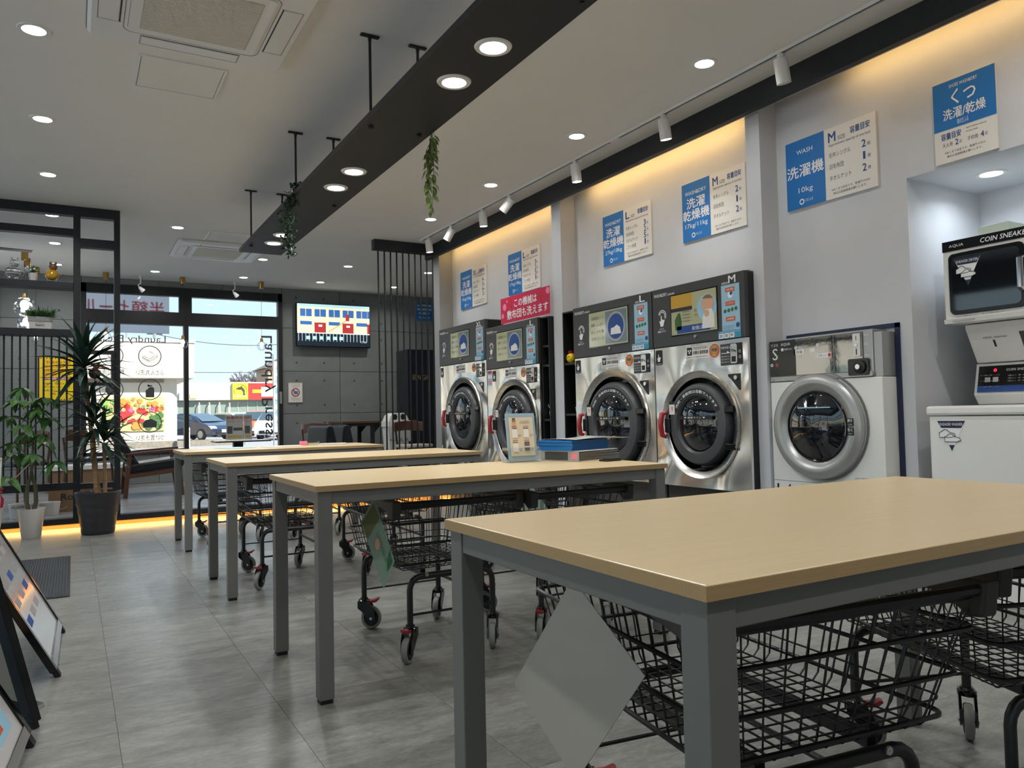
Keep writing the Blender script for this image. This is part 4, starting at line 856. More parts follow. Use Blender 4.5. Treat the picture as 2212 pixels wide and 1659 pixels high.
T3 = table(.702, 2.225, 2.548, 3.238, .7245, 'second pale oak table, holding the blue folders and a leaflet stand')
T2 = table(.702, 2.225, 4.268, 4.962, .7235, 'third pale oak table from the camera, with nothing on it')
T1 = table(.702, 2.225, 6.025, 6.722, .7235, 'farthest pale oak table, with papers on it, by the lounge')

# ================================================================ LAUNDRY CARTS
def cart_proto():
    t = T('laundry_cart', '', 'cart', (0, 0, 0), 0, 'black wire laundry carts under the tables')
    zr, zb = .600, .350; bx, by, rx, ry0, rx2, ry1 = .250, .285, .310, .345, .295, .335
    def lvl(z):         # basket outline (front half width, back half width, front y, back y)
        k = (z-zb)/(zr-zb); return (bx+(rx-bx)*k, bx-.01+(rx2-bx+.01)*k, -(by+(ry0-by)*k), by+(ry1-by)*k)
    def loop(z, c=.03, n=4):
        a, b, yf, yb = lvl(z); p = []
        for (cx, cy), a0 in (((a-c, yf+c), -pi/2), ((b-c, yb-c), 0), ((-b+c, yb-c), pi/2), ((-a+c, yf+c), pi)):
            p += [(cx+c*cos(a0+pi/2*k/n), cy+c*sin(a0+pi/2*k/n), z) for k in range(n+1)]
        return p
    mb = MB(); r = .0022
    N = 13                                        # wires running under the basket front to back and up both ends
    for i in range(N):
        u = -1+2*(i+.5)/N; a, b, yf, yb = lvl(zb); a2, b2, yf2, yb2 = lvl(zr)
        mb.tube([(u*a2, yf2, zr), (u*a, yf-.0, zb+.015), (u*a, yf+.015, zb), (u*b, yb-.015, zb), (u*b, yb, zb+.015), (u*b2, yb2, zr)], r, 4)
    K = 15
    for i in range(K):
        v = (i+.5)/K; a, b, yf, yb = lvl(zb); a2, b2, yf2, yb2 = lvl(zr)
        xb = a+(b-a)*v; xr = a2+(b2-a2)*v; y0 = yf+(yb-yf)*v; y1 = yf2+(yb2-yf2)*v
        mb.tube([(-xr, y1, zr), (-xb, y0, zb+.015), (-xb+.015, y0, zb), (xb-.015, y0, zb), (xb, y0, zb+.015), (xr, y1, zr)], r, 4)
    for z in (.405,): mb.tube(loop(z), r, 4, closed=True)
    mb.build('basket_wires', m_blackp, t, kind='stuff')
    for z in (.375, .455, .54):
        p = loop(z); c = MB().tube([(x*1.035, y*1.03, z_) for x, y, z_ in p], .0052, 6, closed=True).build('basket_band', m_blackp, t, smooth=True)
    MB().tube(loop(zr, .04), .006, 6, closed=True).build('basket_rim', m_blackp, t, smooth=True)
    # push bar and corner grips on the front
    a, b, yf, yb = lvl(zr)
    MB().tube([(-a, yf+.05, zr+.012), (-a+.01, yf-.012, zr+.014), (a-.01, yf-.012, zr+.014), (a, yf+.05, zr+.012)], .011, 8).build('push_bar', m_blackp, t, smooth=True)
    for s in (-1, 1): MB().prism([(yf-.03, zr+.03), (yf+.16, zr+.034), (yf+.17, zr+.012), (yf+.05, zr-.012), (yf+.01, zr-.040), (yf-.022, zr-.036)], s*(a-.028), s*(a+.012), 'yz').build('corner_grip', m_greyd, t, bev=.006)
    # bent tube frame: two arches, side rails, stretchers
    lx, ly, rt_ = .205, .272, .0135
    for s in (-1, 1):
        y = s*ly; p = [(-lx, y, .135), (-lx, y, .27)]+[(-lx+.05-.05*cos(q), y, .27+.05*sin(q)) for q in (pi/8, pi/4, 3*pi/8, pi/2)]
        p += [(-x, yy, z) for x, yy, z in reversed(p)]; MB().tube(p, rt_, 10).build('leg_arch', m_blackp, t, smooth=True)
        MB().tube([(-lx, y, .175), (lx, y, .175)], .005, 6).build('stretcher', m_blackp, t, smooth=True)
    for x in (-.13, .13): MB().box(x-.012, x+.012, -.25, .25, .318, .345).build('side_rail', m_blackp, t, bev=.003)
    for x in (-.13, .13):
        for y in (-.272, .272): MB().lathe([(.001, -.004), (.008, -.004), (.009, 0)], (x, y-.0135, .327), 'y', 8).build('bolt', m_chrome, t)
    MB().tube([(lx, -ly, .20), (lx, ly, .20)], .0075, 8).build('side_stretcher', m_blackp, t, smooth=True)
    def caster(x, y, ang, brake):
        c = MB().lathe([(.001, .138), (.019, .138), (.021, .130), (.028, .128), (.028, .115), (.001, .115)], (0, 0, 0), n=14).build('caster', m_bgloss, t, smooth=True)
        c.location = (x, y, 0); c.rotation_euler = (0, 0, ang)
        for s in (-1, 1): MB().prism([(-.030, .126), (.026, .126), (.050, .085), (.056, .045), (.034, .034), (-.004, .075), (-.030, .096)], s*.017, s*.025, 'xz').build('fork', m_bgloss, c)
        MB().lathe([(.001, -.015), (.032, -.015), (.036, -.009), (.036, .009), (.032, .015), (.001, .015)], (.034, 0, .050), 'y', 20).build('wheel_hub', m_black, c, smooth=True)
        MB().lathe([(.036, -.013), (.046, -.013), (.050, -.008), (.050, .008), (.046, .013), (.036, .013)], (.034, 0, .050), 'y', 26).build('tyre', m_tyre, c, smooth=True)
        MB().lathe([(.001, -.028), (.006, -.028), (.006, .028), (.001, .028)], (.034, 0, .050), 'y', 8).build('axle', m_chrome, c)
        if brake: MB().prism([(.02, .114), (.06, .119), (.078, .134), (.070, .139), (.05, .130), (.02, .126)], -.016, .016, 'xz').build('brake_pedal', m_red, c, bev=.002)
    caster(-lx, -ly, 3.9, True); caster(lx, -ly, 4.1, False); caster(-lx, ly, -.5, True); caster(lx, ly, 4.0, False)
    return t
m_greyd = M('charcoal_grip', (62, 60, 58), .5)
_c = None
def cart(x, y, rz, label, sx_=.86):
    global _c
    t = _c = cart_proto() if _c is None else copy_tree(_c)
    t.location = (x, y, 0); t.rotation_euler = (0, 0, rz); t['label'] = label; t.scale = (sx_, 1, 1)
    return t
CA = cart(1.19, 1.195, R(-7.2), 'nearest black wire laundry cart, with the white card, under the bare table', 1.0)
cart(1.98, 1.11, R(-20), 'black wire laundry cart at the lower right, under the right end of the nearest table')
CC = cart(1.325, 3.10, 0.0, 'black wire laundry cart with a green card, under the left of the second table', .89)
cart(1.888, 3.06, 0.0, 'black wire laundry cart under the right of the table with blue folders', .82)
cart(1.105, 4.76, 0.0, 'black wire laundry cart under the left half of the third table')
cart(1.745, 4.78, -0.03, 'black wire laundry cart under the right half of the third table')
cart(1.09, 6.50, 0.05, 'black wire laundry cart under the left half of the farthest table')
cart(1.73, 6.46, -0.05, 'black wire laundry cart under the right half of the farthest table')
cart(2.42, 3.98, 0.3, 'black wire laundry cart out in the aisle with a green card, by the middle machines')

def quad_card(name, label, A, B, Cc, D, m, cat, th=.0015, clip=True):
    """thin card through four world corners (A top ... clockwise), hung at A"""
    A, B, Cc, D = map(Vector, (A, B, Cc, D)); n = (B-A).cross(D-A).normalized()*th
    t = T(name, label, cat, tuple(A)); o = tuple(A)
    q = [A+(B-A)*.06, B, Cc, D, A+(D-A)*.06]
    mb = MB(o); k = len(q); mb.mesh([tuple(p) for p in q]+[tuple(p+n) for p in q], [tuple(range(k)), tuple(range(2*k-1, k-1, -1))]+[(i, (i+1) % k, k+(i+1) % k, k+i) for i in range(k)])
    mb.build('card', m, t)
    return t, A, B, Cc, D, n
m_lam = M('laminated_white', (176, 172, 160), .35, coat=.3); m_lamg = M('laminated_green', (132, 158, 140), .3, coat=.5)
t, A, B, Cc, D, n = quad_card('hanging_card', 'blank white laminated card hung by one corner on the nearest cart', (.792, 1.175, .648), (.80, .985, .524), (.782, 1.165, .290), (.77, 1.36, .41), m_lam, 'card')
MB(tuple(A)).tube([tuple(A+Vector((.02, 0, .0))), tuple(A+Vector((.06, 0, -.01))), tuple(A+Vector((.09, .02, -.035)))], .002, 5).build('string', m_white, t)
t, A, B, Cc, D, n = quad_card('hanging_card', 'pale green laminated card hung on the cart under the table with folders', (.958, 2.700, .655), (1.018, 2.66, .425), (.975, 2.66, .330), (.905, 2.70, .572), m_lamg, 'card')
A = Vector((.958, 2.700, .655)); o = tuple(A)
def on(u, v, d=.002):   # u across (A->D), v down (A->B)
    P = Vector((.958, 2.700, .655)); Bv = Vector((1.018, 2.66, .425)); Dv = Vector((.905, 2.70, .572)); nn = (Bv-P).cross(Dv-P).normalized()
    if nn.y > 0: nn = -nn
    return tuple(P+(Dv-P)*u+(Bv-P)*v+nn*d)
MB(o).mesh([on(.06, .3), on(.94, .3), on(.94, .04), on(.1, .04)], [(0, 1, 2, 3)]).build('header_print', M('olive_print', (110, 112, 70), .3), t)
MB(o).mesh([on(.1, .97), on(.5, .97), on(.35, .85), on(.06, .80)], [(0, 1, 2, 3)]).build('leaf_print', m_green, t)
MB(o).mesh([on(.55+.16*cos(a), .52+.075*sin(a)) for a in [k*.5236 for k in range(12)]], [tuple(range(12))]).build('mark_print', m_skin, t)
for k in range(9):
    for s in (.34, .42): MB(o).mesh([on(s, .40+.05*k), on(s+.03, .40+.05*k), on(s+.03, .43+.05*k), on(s, .43+.05*k)], [(0, 1, 2, 3)]).build('text_print', m_green, t)
MB(o).lathe([(.016, 0), (.018, .001), (.020, 0), (.018, -.001), (.016, 0)], (A.x, A.y, A.z+.012), 'y', 16).build('ring', m_wink, t)
t, A, B, Cc, D, n = quad_card('hanging_card', 'green laminated card hung on the aisle cart behind the table edge', (2.20, 3.64, .56), (2.29, 3.62, .42), (2.20, 3.60, .20), (2.10, 3.62, .40), m_lamg, 'card')

# ---------------------------------------------------------------- things on the tables
h = .7245
t = T('leaflet_stand', 'clear acrylic stand holding a cream guide sheet with blue border, on the second table', 'stand', (1.83, 3.12, h), R(-6))
MB().box(-.084, .084, -.045, -.042, .0, .07).box(-.084, .084, -.042, .045, .0, .003).box(-.084, -.081, -.042, .03, .003, .07).box(.081, .084, -.042, .03, .003, .07).build('acrylic_holder', m_acryl, t)
bk = MB().hexa([(-.074, -.030, .006), (.074, -.030, .006), (.074, -.022, .006), (-.074, -.022, .006)], [(-.074, .005, .228), (.074, .005, .228), (.074, .013, .228), (-.074, .013, .228)]).build('backing_folder', M('folder_blue', (150, 178, 192), .35), t)
sh = MB().mesh([(-.062, -.029, .03), (.062, -.029, .03), (.062, .0, .21), (-.062, .0, .21)], [(0, 1, 2, 3)]).build('guide_sheet', M('cream_sheet', (214, 200, 172), .5), t)
def onsh(x, z): return (x*.76, -.029+(z-.03)*.161-.0022, z)
def shq(x0, x1, z0, z1, m): MB().mesh([onsh(x0, z0), onsh(x1, z0), onsh(x1, z1), onsh(x0, z1)], [(0, 1, 2, 3)]).build('sheet_print', m, sh)
sh.location = (0, -.001, 0)
for x in (-.065, .012):
    for z in (.05, .115): shq(x, x+.035, z, z+.045, m_paper); shq(x, x+.035, z+.04, z+.045, m_ink); shq(x+.04, x+.062, z+.012, z+.014, m_silver); shq(x+.04, x+.058, z+.005, z+.007, m_silver); shq(x, x+.035, z+.05, z+.053, m_orange)
shq(.012, .047, .052, .069, m_bezel); shq(.012, .047, .074, .09, m_bezel); shq(-.06, -.035, .172, .202, m_skin); shq(-.058, -.038, .188, .206, m_ink); shq(-.01, .06, .182, .184, m_silver); shq(-.005, .055, .190, .192, m_silver)
o = (2.125, 3.06, h)
t = T('ring_binder', 'grey and white ring binder stuffed with plastic sleeves, under the blue folders', 'binder', o, R(17))
MB().box(-.15, .15, -.115, .115, 0, .004).build('cover', m_white, t, bev=.001); MB().box(-.15, .15, -.115, .115, .046, .050).build('cover', m_white, t, bev=.001)
sp_ = MB().box(-.154, -.150, -.115, .115, 0, .05).build('spine', m_silver, t, bev=.001)
MB().box(-.1548, -.1540, -.05, .09, .006, .044).build('spine_label', m_bezel, sp_); MB().box(-.1548, -.1540, -.105, -.07, .012, .038).build('spine_mark', m_pinkl, sp_)
sl = MB()
for k in range(18): z = .006+.0021*k; j = random.uniform(-.006, .012); sl.hexa([(-.145, -.113-j*.2, z), (.15+j, -.113-j*.2, z+.002*sin(k)), (.15+j, .112, z+.002*sin(k)), (-.145, .112, z)], [(-.145, -.113-j*.2, z+.0007), (.15+j, -.113-j*.2, z+.0007+.002*sin(k)), (.15+j, .112, z+.0007+.002*sin(k)), (-.145, .112, z+.0007)])
sl.build('sleeve_stack', M('cloudy_sleeve', (176, 174, 166), .25, coat=.4), t, kind='stuff')
for k in range(6):
    nm = ['lowest blue folder of the stack on the binder', 'second blue folder from the bottom of the stack', 'third blue folder from the bottom of the stack', 'fourth blue folder from the bottom of the stack', 'fifth blue folder, just below the top one', 'top blue folder of the stack, under the loose papers'][k]
    z = h+.0505+.0078*k; q = T('blue_folder', nm, 'folder', (2.115+random.uniform(-.003, .003), 3.085+random.uniform(-.003, .003), z), R(17+random.uniform(-1, 1)), 'stack of blue folders')
    MB().box(-.155, .135, -.105, .105, 0, .0012).build('cover', m_blue, q); MB().box(-.155, .135, -.105, .105, .006, .0072).build('cover', m_blue, q); MB().box(-.155, -.1535, -.105, .105, .0012, .006).build('spine', m_blue, q); MB().box(-.15, .13, -.1, .1, .0013, .0059).build('sleeves', M('sleeve_edge', (60, 120, 180), .4) if k == 0 else bpy.data.materials['sleeve_edge'], q)
z = h+.0505+.0078*6
t = T('loose_papers', 'crumpled plastic sleeved papers lying over the top blue folder', 'paper', (2.13, 3.085, z), R(14))
vs = []; nx, ny = 9, 6
for j in range(ny):
    for i in range(nx): u, v = i/(nx-1), j/(ny-1); vs.append((-.15+.40*u, -.125+.23*v, .002+.006*(1+sin(5*u+3*v))*(.4+.6*u)*(1-max(0, u-.8)*3)))
fs = [(j*nx+i, j*nx+i+1, (j+1)*nx+i+1, (j+1)*nx+i) for j in range(ny-1) for i in range(nx-1)]
q = MB().mesh(vs, fs).build('sheet', M('clear_sheet_paper', (196, 194, 186), .3, coat=.5), t, smooth=True); sdm = q.modifiers.new('solid', 'SOLIDIFY'); sdm.thickness = .001
t = T('phone_tray', 'flat black tray lying on the table beside the binder', 'tray', (2.155, 2.86, h+.0005), R(8))
MB().prism(rrect(-.05, .05, -.03, .03, .012), 0, .008, 'xy').build('base', m_black, t, bev=.002); MB().prism(rrect(-.035, .05, -.022, .022, .01), .0082, .014, 'xy').build('lid', m_bezel, t, bev=.002)
h1 = .7236
def sheet(name, label, x, y, w, d, rz, m, n=1):
    t = T(name, label, 'paper', (x, y, h1+.0005), rz)
    for k in range(n): MB().box(-w/2+.004*k, w/2+.004*k, -d/2, d/2, .0012*k, .0012*k+.0009).build('sheet', m, t)
    return t
sheet('paper_sheet', 'pale blue sheet lying flat on the farthest table, left', 1.14, 6.52, .21, .30, .3, M('pale_aqua_paper', (176, 206, 214), .4), 2)
sheet('paper_sheet', 'white papers lying in the middle of the farthest table', 1.50, 6.45, .30, .21, .1, m_paper, 3)
sheet('paper_sheet', 'white booklet at the right of the farthest table', 1.92, 6.50, .21, .15, -.2, m_paper, 8)
t = T('tape_pack', 'small pink and clear packet standing on the farthest table', 'packet', (1.69, 6.50, h1)); MB().box(-.03, .03, -.02, .02, 0, .035).build('pack', m_pinkl, t, bev=.004); MB().box(.031, .13, -.02, .02, 0, .03).build('clear_box', m_acryl, t); MB().box(.035, .126, -.016, .016, .002, .018).build('contents', M('yellowish_paper', (206, 200, 160), .5), t)

# ================================================================ A-FRAME SIGNS AND MAT
def aframe(name, label, P0, P1, leanv, L, poster=True, back=False):
    """P0,P1: ends of the bottom edge on the floor; leanv: horizontal vector the top leans by (per metre of height)"""
    P0, P1 = Vector(P0), Vector(P1); t = T(name, label, 'sign', tuple((P0+P1)/2)); o = tuple((P0+P1)/2)
    a = (P1-P0).normalized(); w = (P1-P0).length; u = (Vector((leanv[0], leanv[1], 1))).normalized(); n_ = a.cross(u).normalized()
    if n_.dot(Vector((1, 0, 0))) < 0: n_ = -n_
    def P(s, v, d): return tuple(P0+a*s+u*v+n_*d)
    def slab(s0, s1, v0, v1, d0, d1, nm, m, par=t, **k): return MB(o).hexa([P(s0, v0, d0), P(s1, v0, d0), P(s1, v0, d1), P(s0, v0, d1)], [P(s0, v1, d0), P(s1, v1, d0), P(s1, v1, d1), P(s0, v1, d1)]).build(nm, m, par, **k)
    f = .035 if not back else .06; b0 = .03
    slab(0, f, b0, L, -.012, .012, 'frame_stile', m_bgloss, bev=.002); slab(w-f, w, b0, L, -.012, .012, 'frame_stile', m_bgloss, bev=.002)
    slab(f, w-f, b0, b0+f, -.012, .012, 'frame_rail', m_chrome if not back else m_bgloss, bev=.002); slab(f, w-f, L-f, L, -.012, .012, 'frame_rail', m_bgloss, bev=.002)
    pn = slab(f, w-f, b0+f, L-f, -.006, .006, 'panel', m_wpan if not back else m_pback)
    for s in (.02, w-.06): slab(s, s+.04, 0, b0+.002, -.01, .01, 'foot', m_black)
    q = Vector((-leanv[0], -leanv[1], 0))        # rear leg frame
    if not back:
        top = P0+u*(L*.93)
        for s in (0.01, w-.03):
            tp = Vector(P(s, L*.92, -.02)); ft = Vector((tp.x+leanv[0]*tp.z*.9, tp.y+leanv[1]*tp.z*.9, .012)); MB(o).tube([tuple(tp), tuple(ft)], .012, 6).build('rear_leg', m_bgloss, t)
        tpa = Vector(P(.02, L*.92, -.02)); MB(o).tube([(tpa.x+leanv[0]*tpa.z*.9, tpa.y, .03), (tpa.x+leanv[0]*tpa.z*.9, tpa.y+(P1-P0).y*.9, .03)], .008, 6).build('rear_stretcher', m_bgloss, t)
    return t, slab, w, f, b0
m_wpan = M('poster_white', (206, 204, 202), .12, coat=.8); m_pback = M('plain_back_board', (168, 154, 140), .6)
t, slab, w, f, b0 = aframe('a_frame_sign', 'black framed A-frame sign with glossy white poster, beside the grey mat', (-.045, 3.365, 0), (-.035, 4.135, 0), (-.53, 0), 1.15)
m_pg = M('poster_grey_print', (150, 150, 152), .3)
for k in range(7):
    for j in range(3): slab(.10+.19*j, .10+.19*j+.11, .20+.085*k, .20+.085*k+.035, .0062, .0068, 'poster_print', m_pg if (k+j) % 3 else m_inkb)
slab(.06, .70, .56, .62, .0062, .0068, 'poster_print', M('brown_band', (128, 84, 66), .3)); slab(.06, .70, .545, .556, .0062, .0068, 'poster_print', m_ochre)
for k in range(4): slab(.14+.13*k, .20+.13*k, .74, .92, .0062, .0068, 'poster_print', m_inkb)
t, slab, w, f, b0 = aframe('a_frame_sign', 'black framed A-frame sign cut off by the bottom left corner, white poster', (-.16, 2.02, 0), (-.10, 2.76, 0), (-.53, 0), 1.1)
for k in range(5): slab(.1, .34, .12+.1*k, .17+.1*k, .0062, .0068, 'poster_print', m_pg); 
slab(.40, .64, .10, .5, .0062, .0068, 'poster_print', m_lblue); slab(.44, .56, .12, .3, .0068, .0074, 'poster_print', m_orange)
t, slab, w, f, b0 = aframe('leaning_sign', 'black framed sign seen from its plain brown-grey back, at the left edge', (-.085, 2.845, 0), (-.485, 3.465, 0), (-.225, -.145), 1.0, back=True)
slab(.02, .5, .05, .065, .0125, .04, 'chrome_rail', m_chrome)
t = T('floor_mat', 'dark grey ribbed entrance mat on the tile floor', 'mat', (-.46, 5.64, 0))
MB().box(-.44, .45, -.735, .735, 0.0003, .006).build('border', m_black, t, bev=.002)
mb = MB()
for k in range(58): mb.box(-.43+.0150*k, -.43+.0150*k+.009, -.72, .72, .006, .0085)
mb.build('rib_field', m_mat, t, kind='stuff')
# ================================================================ LOUNGE SCREENS
# left: black timber frame with shelf, rods and a box
o = (-.4, 8.0, DK); t = FR = T('shelf_screen', 'black floor to ceiling frame screen with vertical rods and open shelves, left', 'screen', o)
yF, yB = 7.97, 8.06
def fb(x0, x1, z0, z1, nm='rail', y0=yF, y1=yB): return MB(o).box(x0, x1, y0, y1, z0, z1).build(nm, m_dark, t, bev=.002)
fb(.335, .385, DK, CZ-.002, 'post'); fb(.005, .062, DK, CZ-.002, 'post'); fb(-1.4, -1.34, DK, CZ-.002, 'post')
fb(-1.34, .005, 2.845, CZ-.002); fb(.062, .335, 2.84, CZ-.002); fb(-1.34, .005, 2.655, 2.72); fb(.062, .335, 2.56, 2.64); fb(-1.34, .005, 2.165, 2.225, 'shelf', 7.95, 8.10); fb(-1.34, .005, 1.735, 1.797, 'shelf', 7.95, 8.10)
fb(.062, .335, .355, .405); fb(-1.34, .005, .355, .42)
# rods
rd = None
for k in range(24):
    x = -.015-.0595*k-.03
    if x < -1.33: break
    if rd is None:
        pts = []; rad = []
        for i in range(0, 88): z = .42+i*.0151; pts.append((x, 8.0, min(z, 1.735))); rad.append(.0085 if i % 2 else .0072)
        rd = MB(o).tube(pts, .008, 6, radii=rad).build('rod', m_black, t); x00 = x
    else: part_copy(rd, t, (x-x00, 0, 0))
# small box shelf between the posts
for a in ((.065, .335, 1.588, 1.612), (.065, .335, 1.295, 1.318), (.312, .335, 1.318, 1.588)): fb(*a, nm='box_board', y0=7.93, y1=8.12)
def glass_animal(x, z, label, bodym, headm, s_, stripes=False):
    g = T('glass_animal', label, 'ornament', (x, 8.0, z), 0)
    MB().ball((0, 0, .075*s_), .062*s_, 18, 12, sx=1.05, sz=.92).build('body', bodym, g, smooth=True)
    MB().ball((.012*s_, 0, .158*s_), .04*s_, 16, 10).build('head', headm, g, smooth=True)
    for s2 in (-1, 1): MB().lathe([(.014*s_, 0), (.007*s_, .02*s_), (.001, .032*s_)], (.012*s_+s2*.024*s_, 0, .187*s_), n=8).build('ear', headm, g)
    for sx_ in (-1, 1):
        for sy in (-1, 1): MB().tube([(sx_*.035*s_, sy*.02*s_, .03*s_), (sx_*.04*s_, sy*.025*s_, .0006)], .005*s_, 6).build('foot', m_chrome, g)
    MB().tube([(.055*s_, 0, .05*s_), (.085*s_, 0, .045*s_), (.10*s_, 0, .09*s_)], .005*s_, 6).build('tail', headm, g)
    if stripes:
        for zz in (.05, .075, .098): r_ = .063*s_*math.sqrt(max(.05, 1-((zz-.075)/.06)**2))*1.03; MB().lathe([(r_*.99, zz*s_-.003), (r_*1.01, zz*s_), (r_*.99, zz*s_+.003)], n=20, sx=1.05).build('stripe', m_bezel, g)
    return g
m_blown = M('blown_glass', (206, 210, 206), .08, trans=.75); m_amber = M('amber_glass', (196, 150, 30), .1, coat=.5); m_brownc = M('brown_ceramic', (112, 74, 44), .25, coat=.4)
glass_animal(-.456, 2.2255, 'striped clear glass cat ornament on the upper shelf, left', m_blown, m_blown, .92, True)
glass_animal(-.162, 2.2255, 'amber bodied glass bird ornament with brown head on the upper shelf', m_amber, m_brownc, .86)
tf = tuft('small_potted_plant', 'small white potted plant between the two glass ornaments', -.305, 8.0, 2.2255, 1.15, m_leaf, 46, m_pot_w)
mb = MB()
for k in range(8): a = k*.8; mb.ball((.035*cos(a)-.02, .03*sin(a), .095+.012*(k % 3)), .011, 6, 5)
mb.build('white_flowers', m_wink, tf, kind='stuff')
o2 = (-.245, 8.0, 1.7975); t = T('planter_box', 'white planter box marked Flowers full of green grass on the lower shelf', 'planter', o2)
MB().hexa([(-.085, -.05, .0), (.075, -.05, .0), (.075, .05, .0), (-.085, .05, .0)], [(-.095, -.055, .062), (.085, -.055, .062), (.085, .055, .062), (-.095, .055, .062)]).build('box', m_pot_w, t)
MB().box(-.1, .09, -.06, .06, .062, .105).build('rim', m_greyt, t, bev=.003); text('flowers', -.04, .03, .02, .045, -.0565, t, m_ink); text('natural', -.03, .02, .05, .056, -.0575, t, m_ink)
mb = MB()
for k in range(520):
    p = Vector((random.uniform(-.1, .1), random.uniform(-.05, .05), .10+.05*random.random()*random.random())); l = leaf_mesh(random.uniform(.05, .09), .007, droop=.3); l.xf(Matrix.Translation(p) @ Matrix.Rotation(random.uniform(0, 6.28), 4, 'Z') @ Matrix.Rotation(-random.uniform(.15, 1.5), 4, 'Y')); mb.mesh(l.v, l.f)
mb.build('grass', m_leafd2 if 'm_leafd2' in globals() else m_leaf, t, kind='stuff')
g = T('glass_bird', 'dark red glass bird standing in the small frame box beside the tall plant', 'ornament', (.178, 8.0, 1.3185), 0)
MB().ball((0, 0, .085), .052, 16, 10, sz=.95).build('body', M('dark_red_glass', (110, 34, 34), .1, coat=.6), g, smooth=True); MB().ball((.012, 0, .155), .03, 14, 10).build('head', m_brownc, g, smooth=True)
MB().prism([(.03, .175), (.12, .135), (.10, .128), (.035, .145)], -.012, .012, 'xz').build('beak', m_brownc, g); MB().prism([(-.05, .17), (.03, .19), (.05, .178), (-.02, .158)], -.025, .025, 'xz').build('crest', m_black, g)
for s2 in (-1, 1): MB().tube([(.0, s2*.02, .045), (.0, s2*.022, .001)], .005, 6).build('leg', m_black, g)
# right: rods under a dark beam
o = (3.28, 8.12, DK); t = T('rod_screen', 'black rod screen hanging from a dark header by the end of the machine wall', 'screen', o)
MB(o).box(2.905, 3.609, 8.075, 8.165, 2.815, CZ-.002).build('header', m_dark, t, bev=.002)
rd = None
for k in range(10):
    x = 2.965+.0735*k
    if rd is None:
        pts = []; rad = []
        for i in range(0, 182): z = DK+i*.015; pts.append((x, 8.12, min(z, 2.815))); rad.append(.0105 if i % 2 else .0088)
        rd = MB(o).tube(pts, .009, 6, radii=rad).build('rod', m_black, t); x00 = x
    else: part_copy(rd, t, (x-x00, 0, 0))

# ================================================================ POT PLANTS
def tree_leaf(l, w): return leaf_mesh(l, w, .3, .35)
o = (-.300, 7.66, 0); t = T('money_tree', 'money tree with broad green leaves in a plain white pot before the screen', 'potted plant', o)
MB().lathe([(.001, 0), (.070, 0), (.072, .004), (.104, .243), (.096, .243), (.092, .228), (.001, .228)], n=32).build('pot', m_pot_w, t, smooth=True)
MB().disc((0, 0, .2295), .092, 'z', 20).build('white_gravel', m_wink, t)
trunk = []
for s_ in (-1, 1): MB().tube([(s_*.02, 0, .2285), (s_*.034, .01*s_, .30), (s_*.030, -.01*s_, .42), (s_*.008, .006*s_, .50), (-s_*.006, 0, .60)], .016, 8, radii=[.018, .017, .015, .013, .010]).build('trunk', m_bark2, t, smooth=True)
MB().tube([(.0, 0, .58), (.012, .0, .75), (-.006, .01, .95), (.0, 0, 1.13)], .009, 8, radii=[.012, .010, .008, .005]).build('stem', m_bark2, t, smooth=True)
lf_ = None; hubs = []
for k in range(15):
    zz = .58+.042*k; a = k*2.4; L = random.uniform(.10, .19)*(1 if k < 11 else .8); p0 = Vector((.0, 0, zz)); p1 = p0+Vector((cos(a)*L, sin(a)*L, random.uniform(.03, .10))); hubs.append((p1, a))
    MB().tube([tuple(p0), tuple(p0.lerp(p1, .5)+Vector((0, 0, .02))), tuple(p1)], .0028, 5).build('leaf_stalk', m_bark2, t)
for p, a in hubs+[(Vector((-.16, -.1, .52)), 3.6), (Vector((0, 0, 1.14)), 0)]:
    for j in range(6):
        if lf_ is None: lf_ = tree_leaf(.150, .058).build('leaf', m_leaf, t); q = lf_
        else: q = part_copy(lf_, t, (0, 0, 0))
        q.location = p; q.rotation_euler = (random.uniform(-.4, .4), random.uniform(.0, .75), a+j*1.05+random.uniform(-.2, .2)); s_ = random.uniform(.75, 1.2); q.scale = (s_, s_, s_)
MB().tube([(-.01, -.03, .62), (-.10, -.10, .52), (-.19, -.16, .47)], .0035, 5).build('leaf_stalk', M('pale_stalk', (190, 190, 120), .5), t)

o = (.193, 7.55, 0); t = T('yucca', 'tall yucca with two ringed trunks and spiky leaves in a charcoal pot', 'potted plant', o)
prof = [(.001, 0), (.122, 0), (.126, .006)]
for k in range(1, 13): prof.append((.126+.055*k/13+.0022*sin(k*2.1), .006+.345*k/13))
prof += [(.183, .357), (.176, .361), (.168, .350), (.166, .325), (.001, .325)]
MB().lathe(prof, n=40).build('pot', m_pot_d, t, smooth=True); MB().disc((0, 0, .327), .166, 'z', 24).build('bark_mulch', m_soil, t)
for k in range(7): a = k*.9; MB().ball((.11*cos(a), .11*sin(a), .335), .02, 6, 5, sx=1.4, sz=.7).build('bark_chip', m_soil, t)
def ringed(p0, p1, p2, r0, r1, n=46):
    pts = []; rad = []
    for i in range(n): s_ = i/(n-1); p = Vector(p0)*(1-s_)**2+Vector(p1)*2*s_*(1-s_)+Vector(p2)*s_*s_; pts.append(p); rad.append((r0+(r1-r0)*s_)*(1.10 if i % 2 else .94))
    return MB().tube(pts, r0, 9, radii=rad).build('trunk', m_bark, t)
ringed((-.012, 0, .325), (-.045, .0, .8), (-.100, .0, 1.43), .019, .014); ringed((.012, .015, .325), (-.03, .02, .55), (-.035, .01, .90), .019, .014, 24); ringed((.05, -.01, .325), (.058, -.01, .55), (.04, -.01, .78), .017, .013, 24)
yl = leaf_mesh(.34, .046, .35, .35).build('leaf', m_leafd, t); first = True
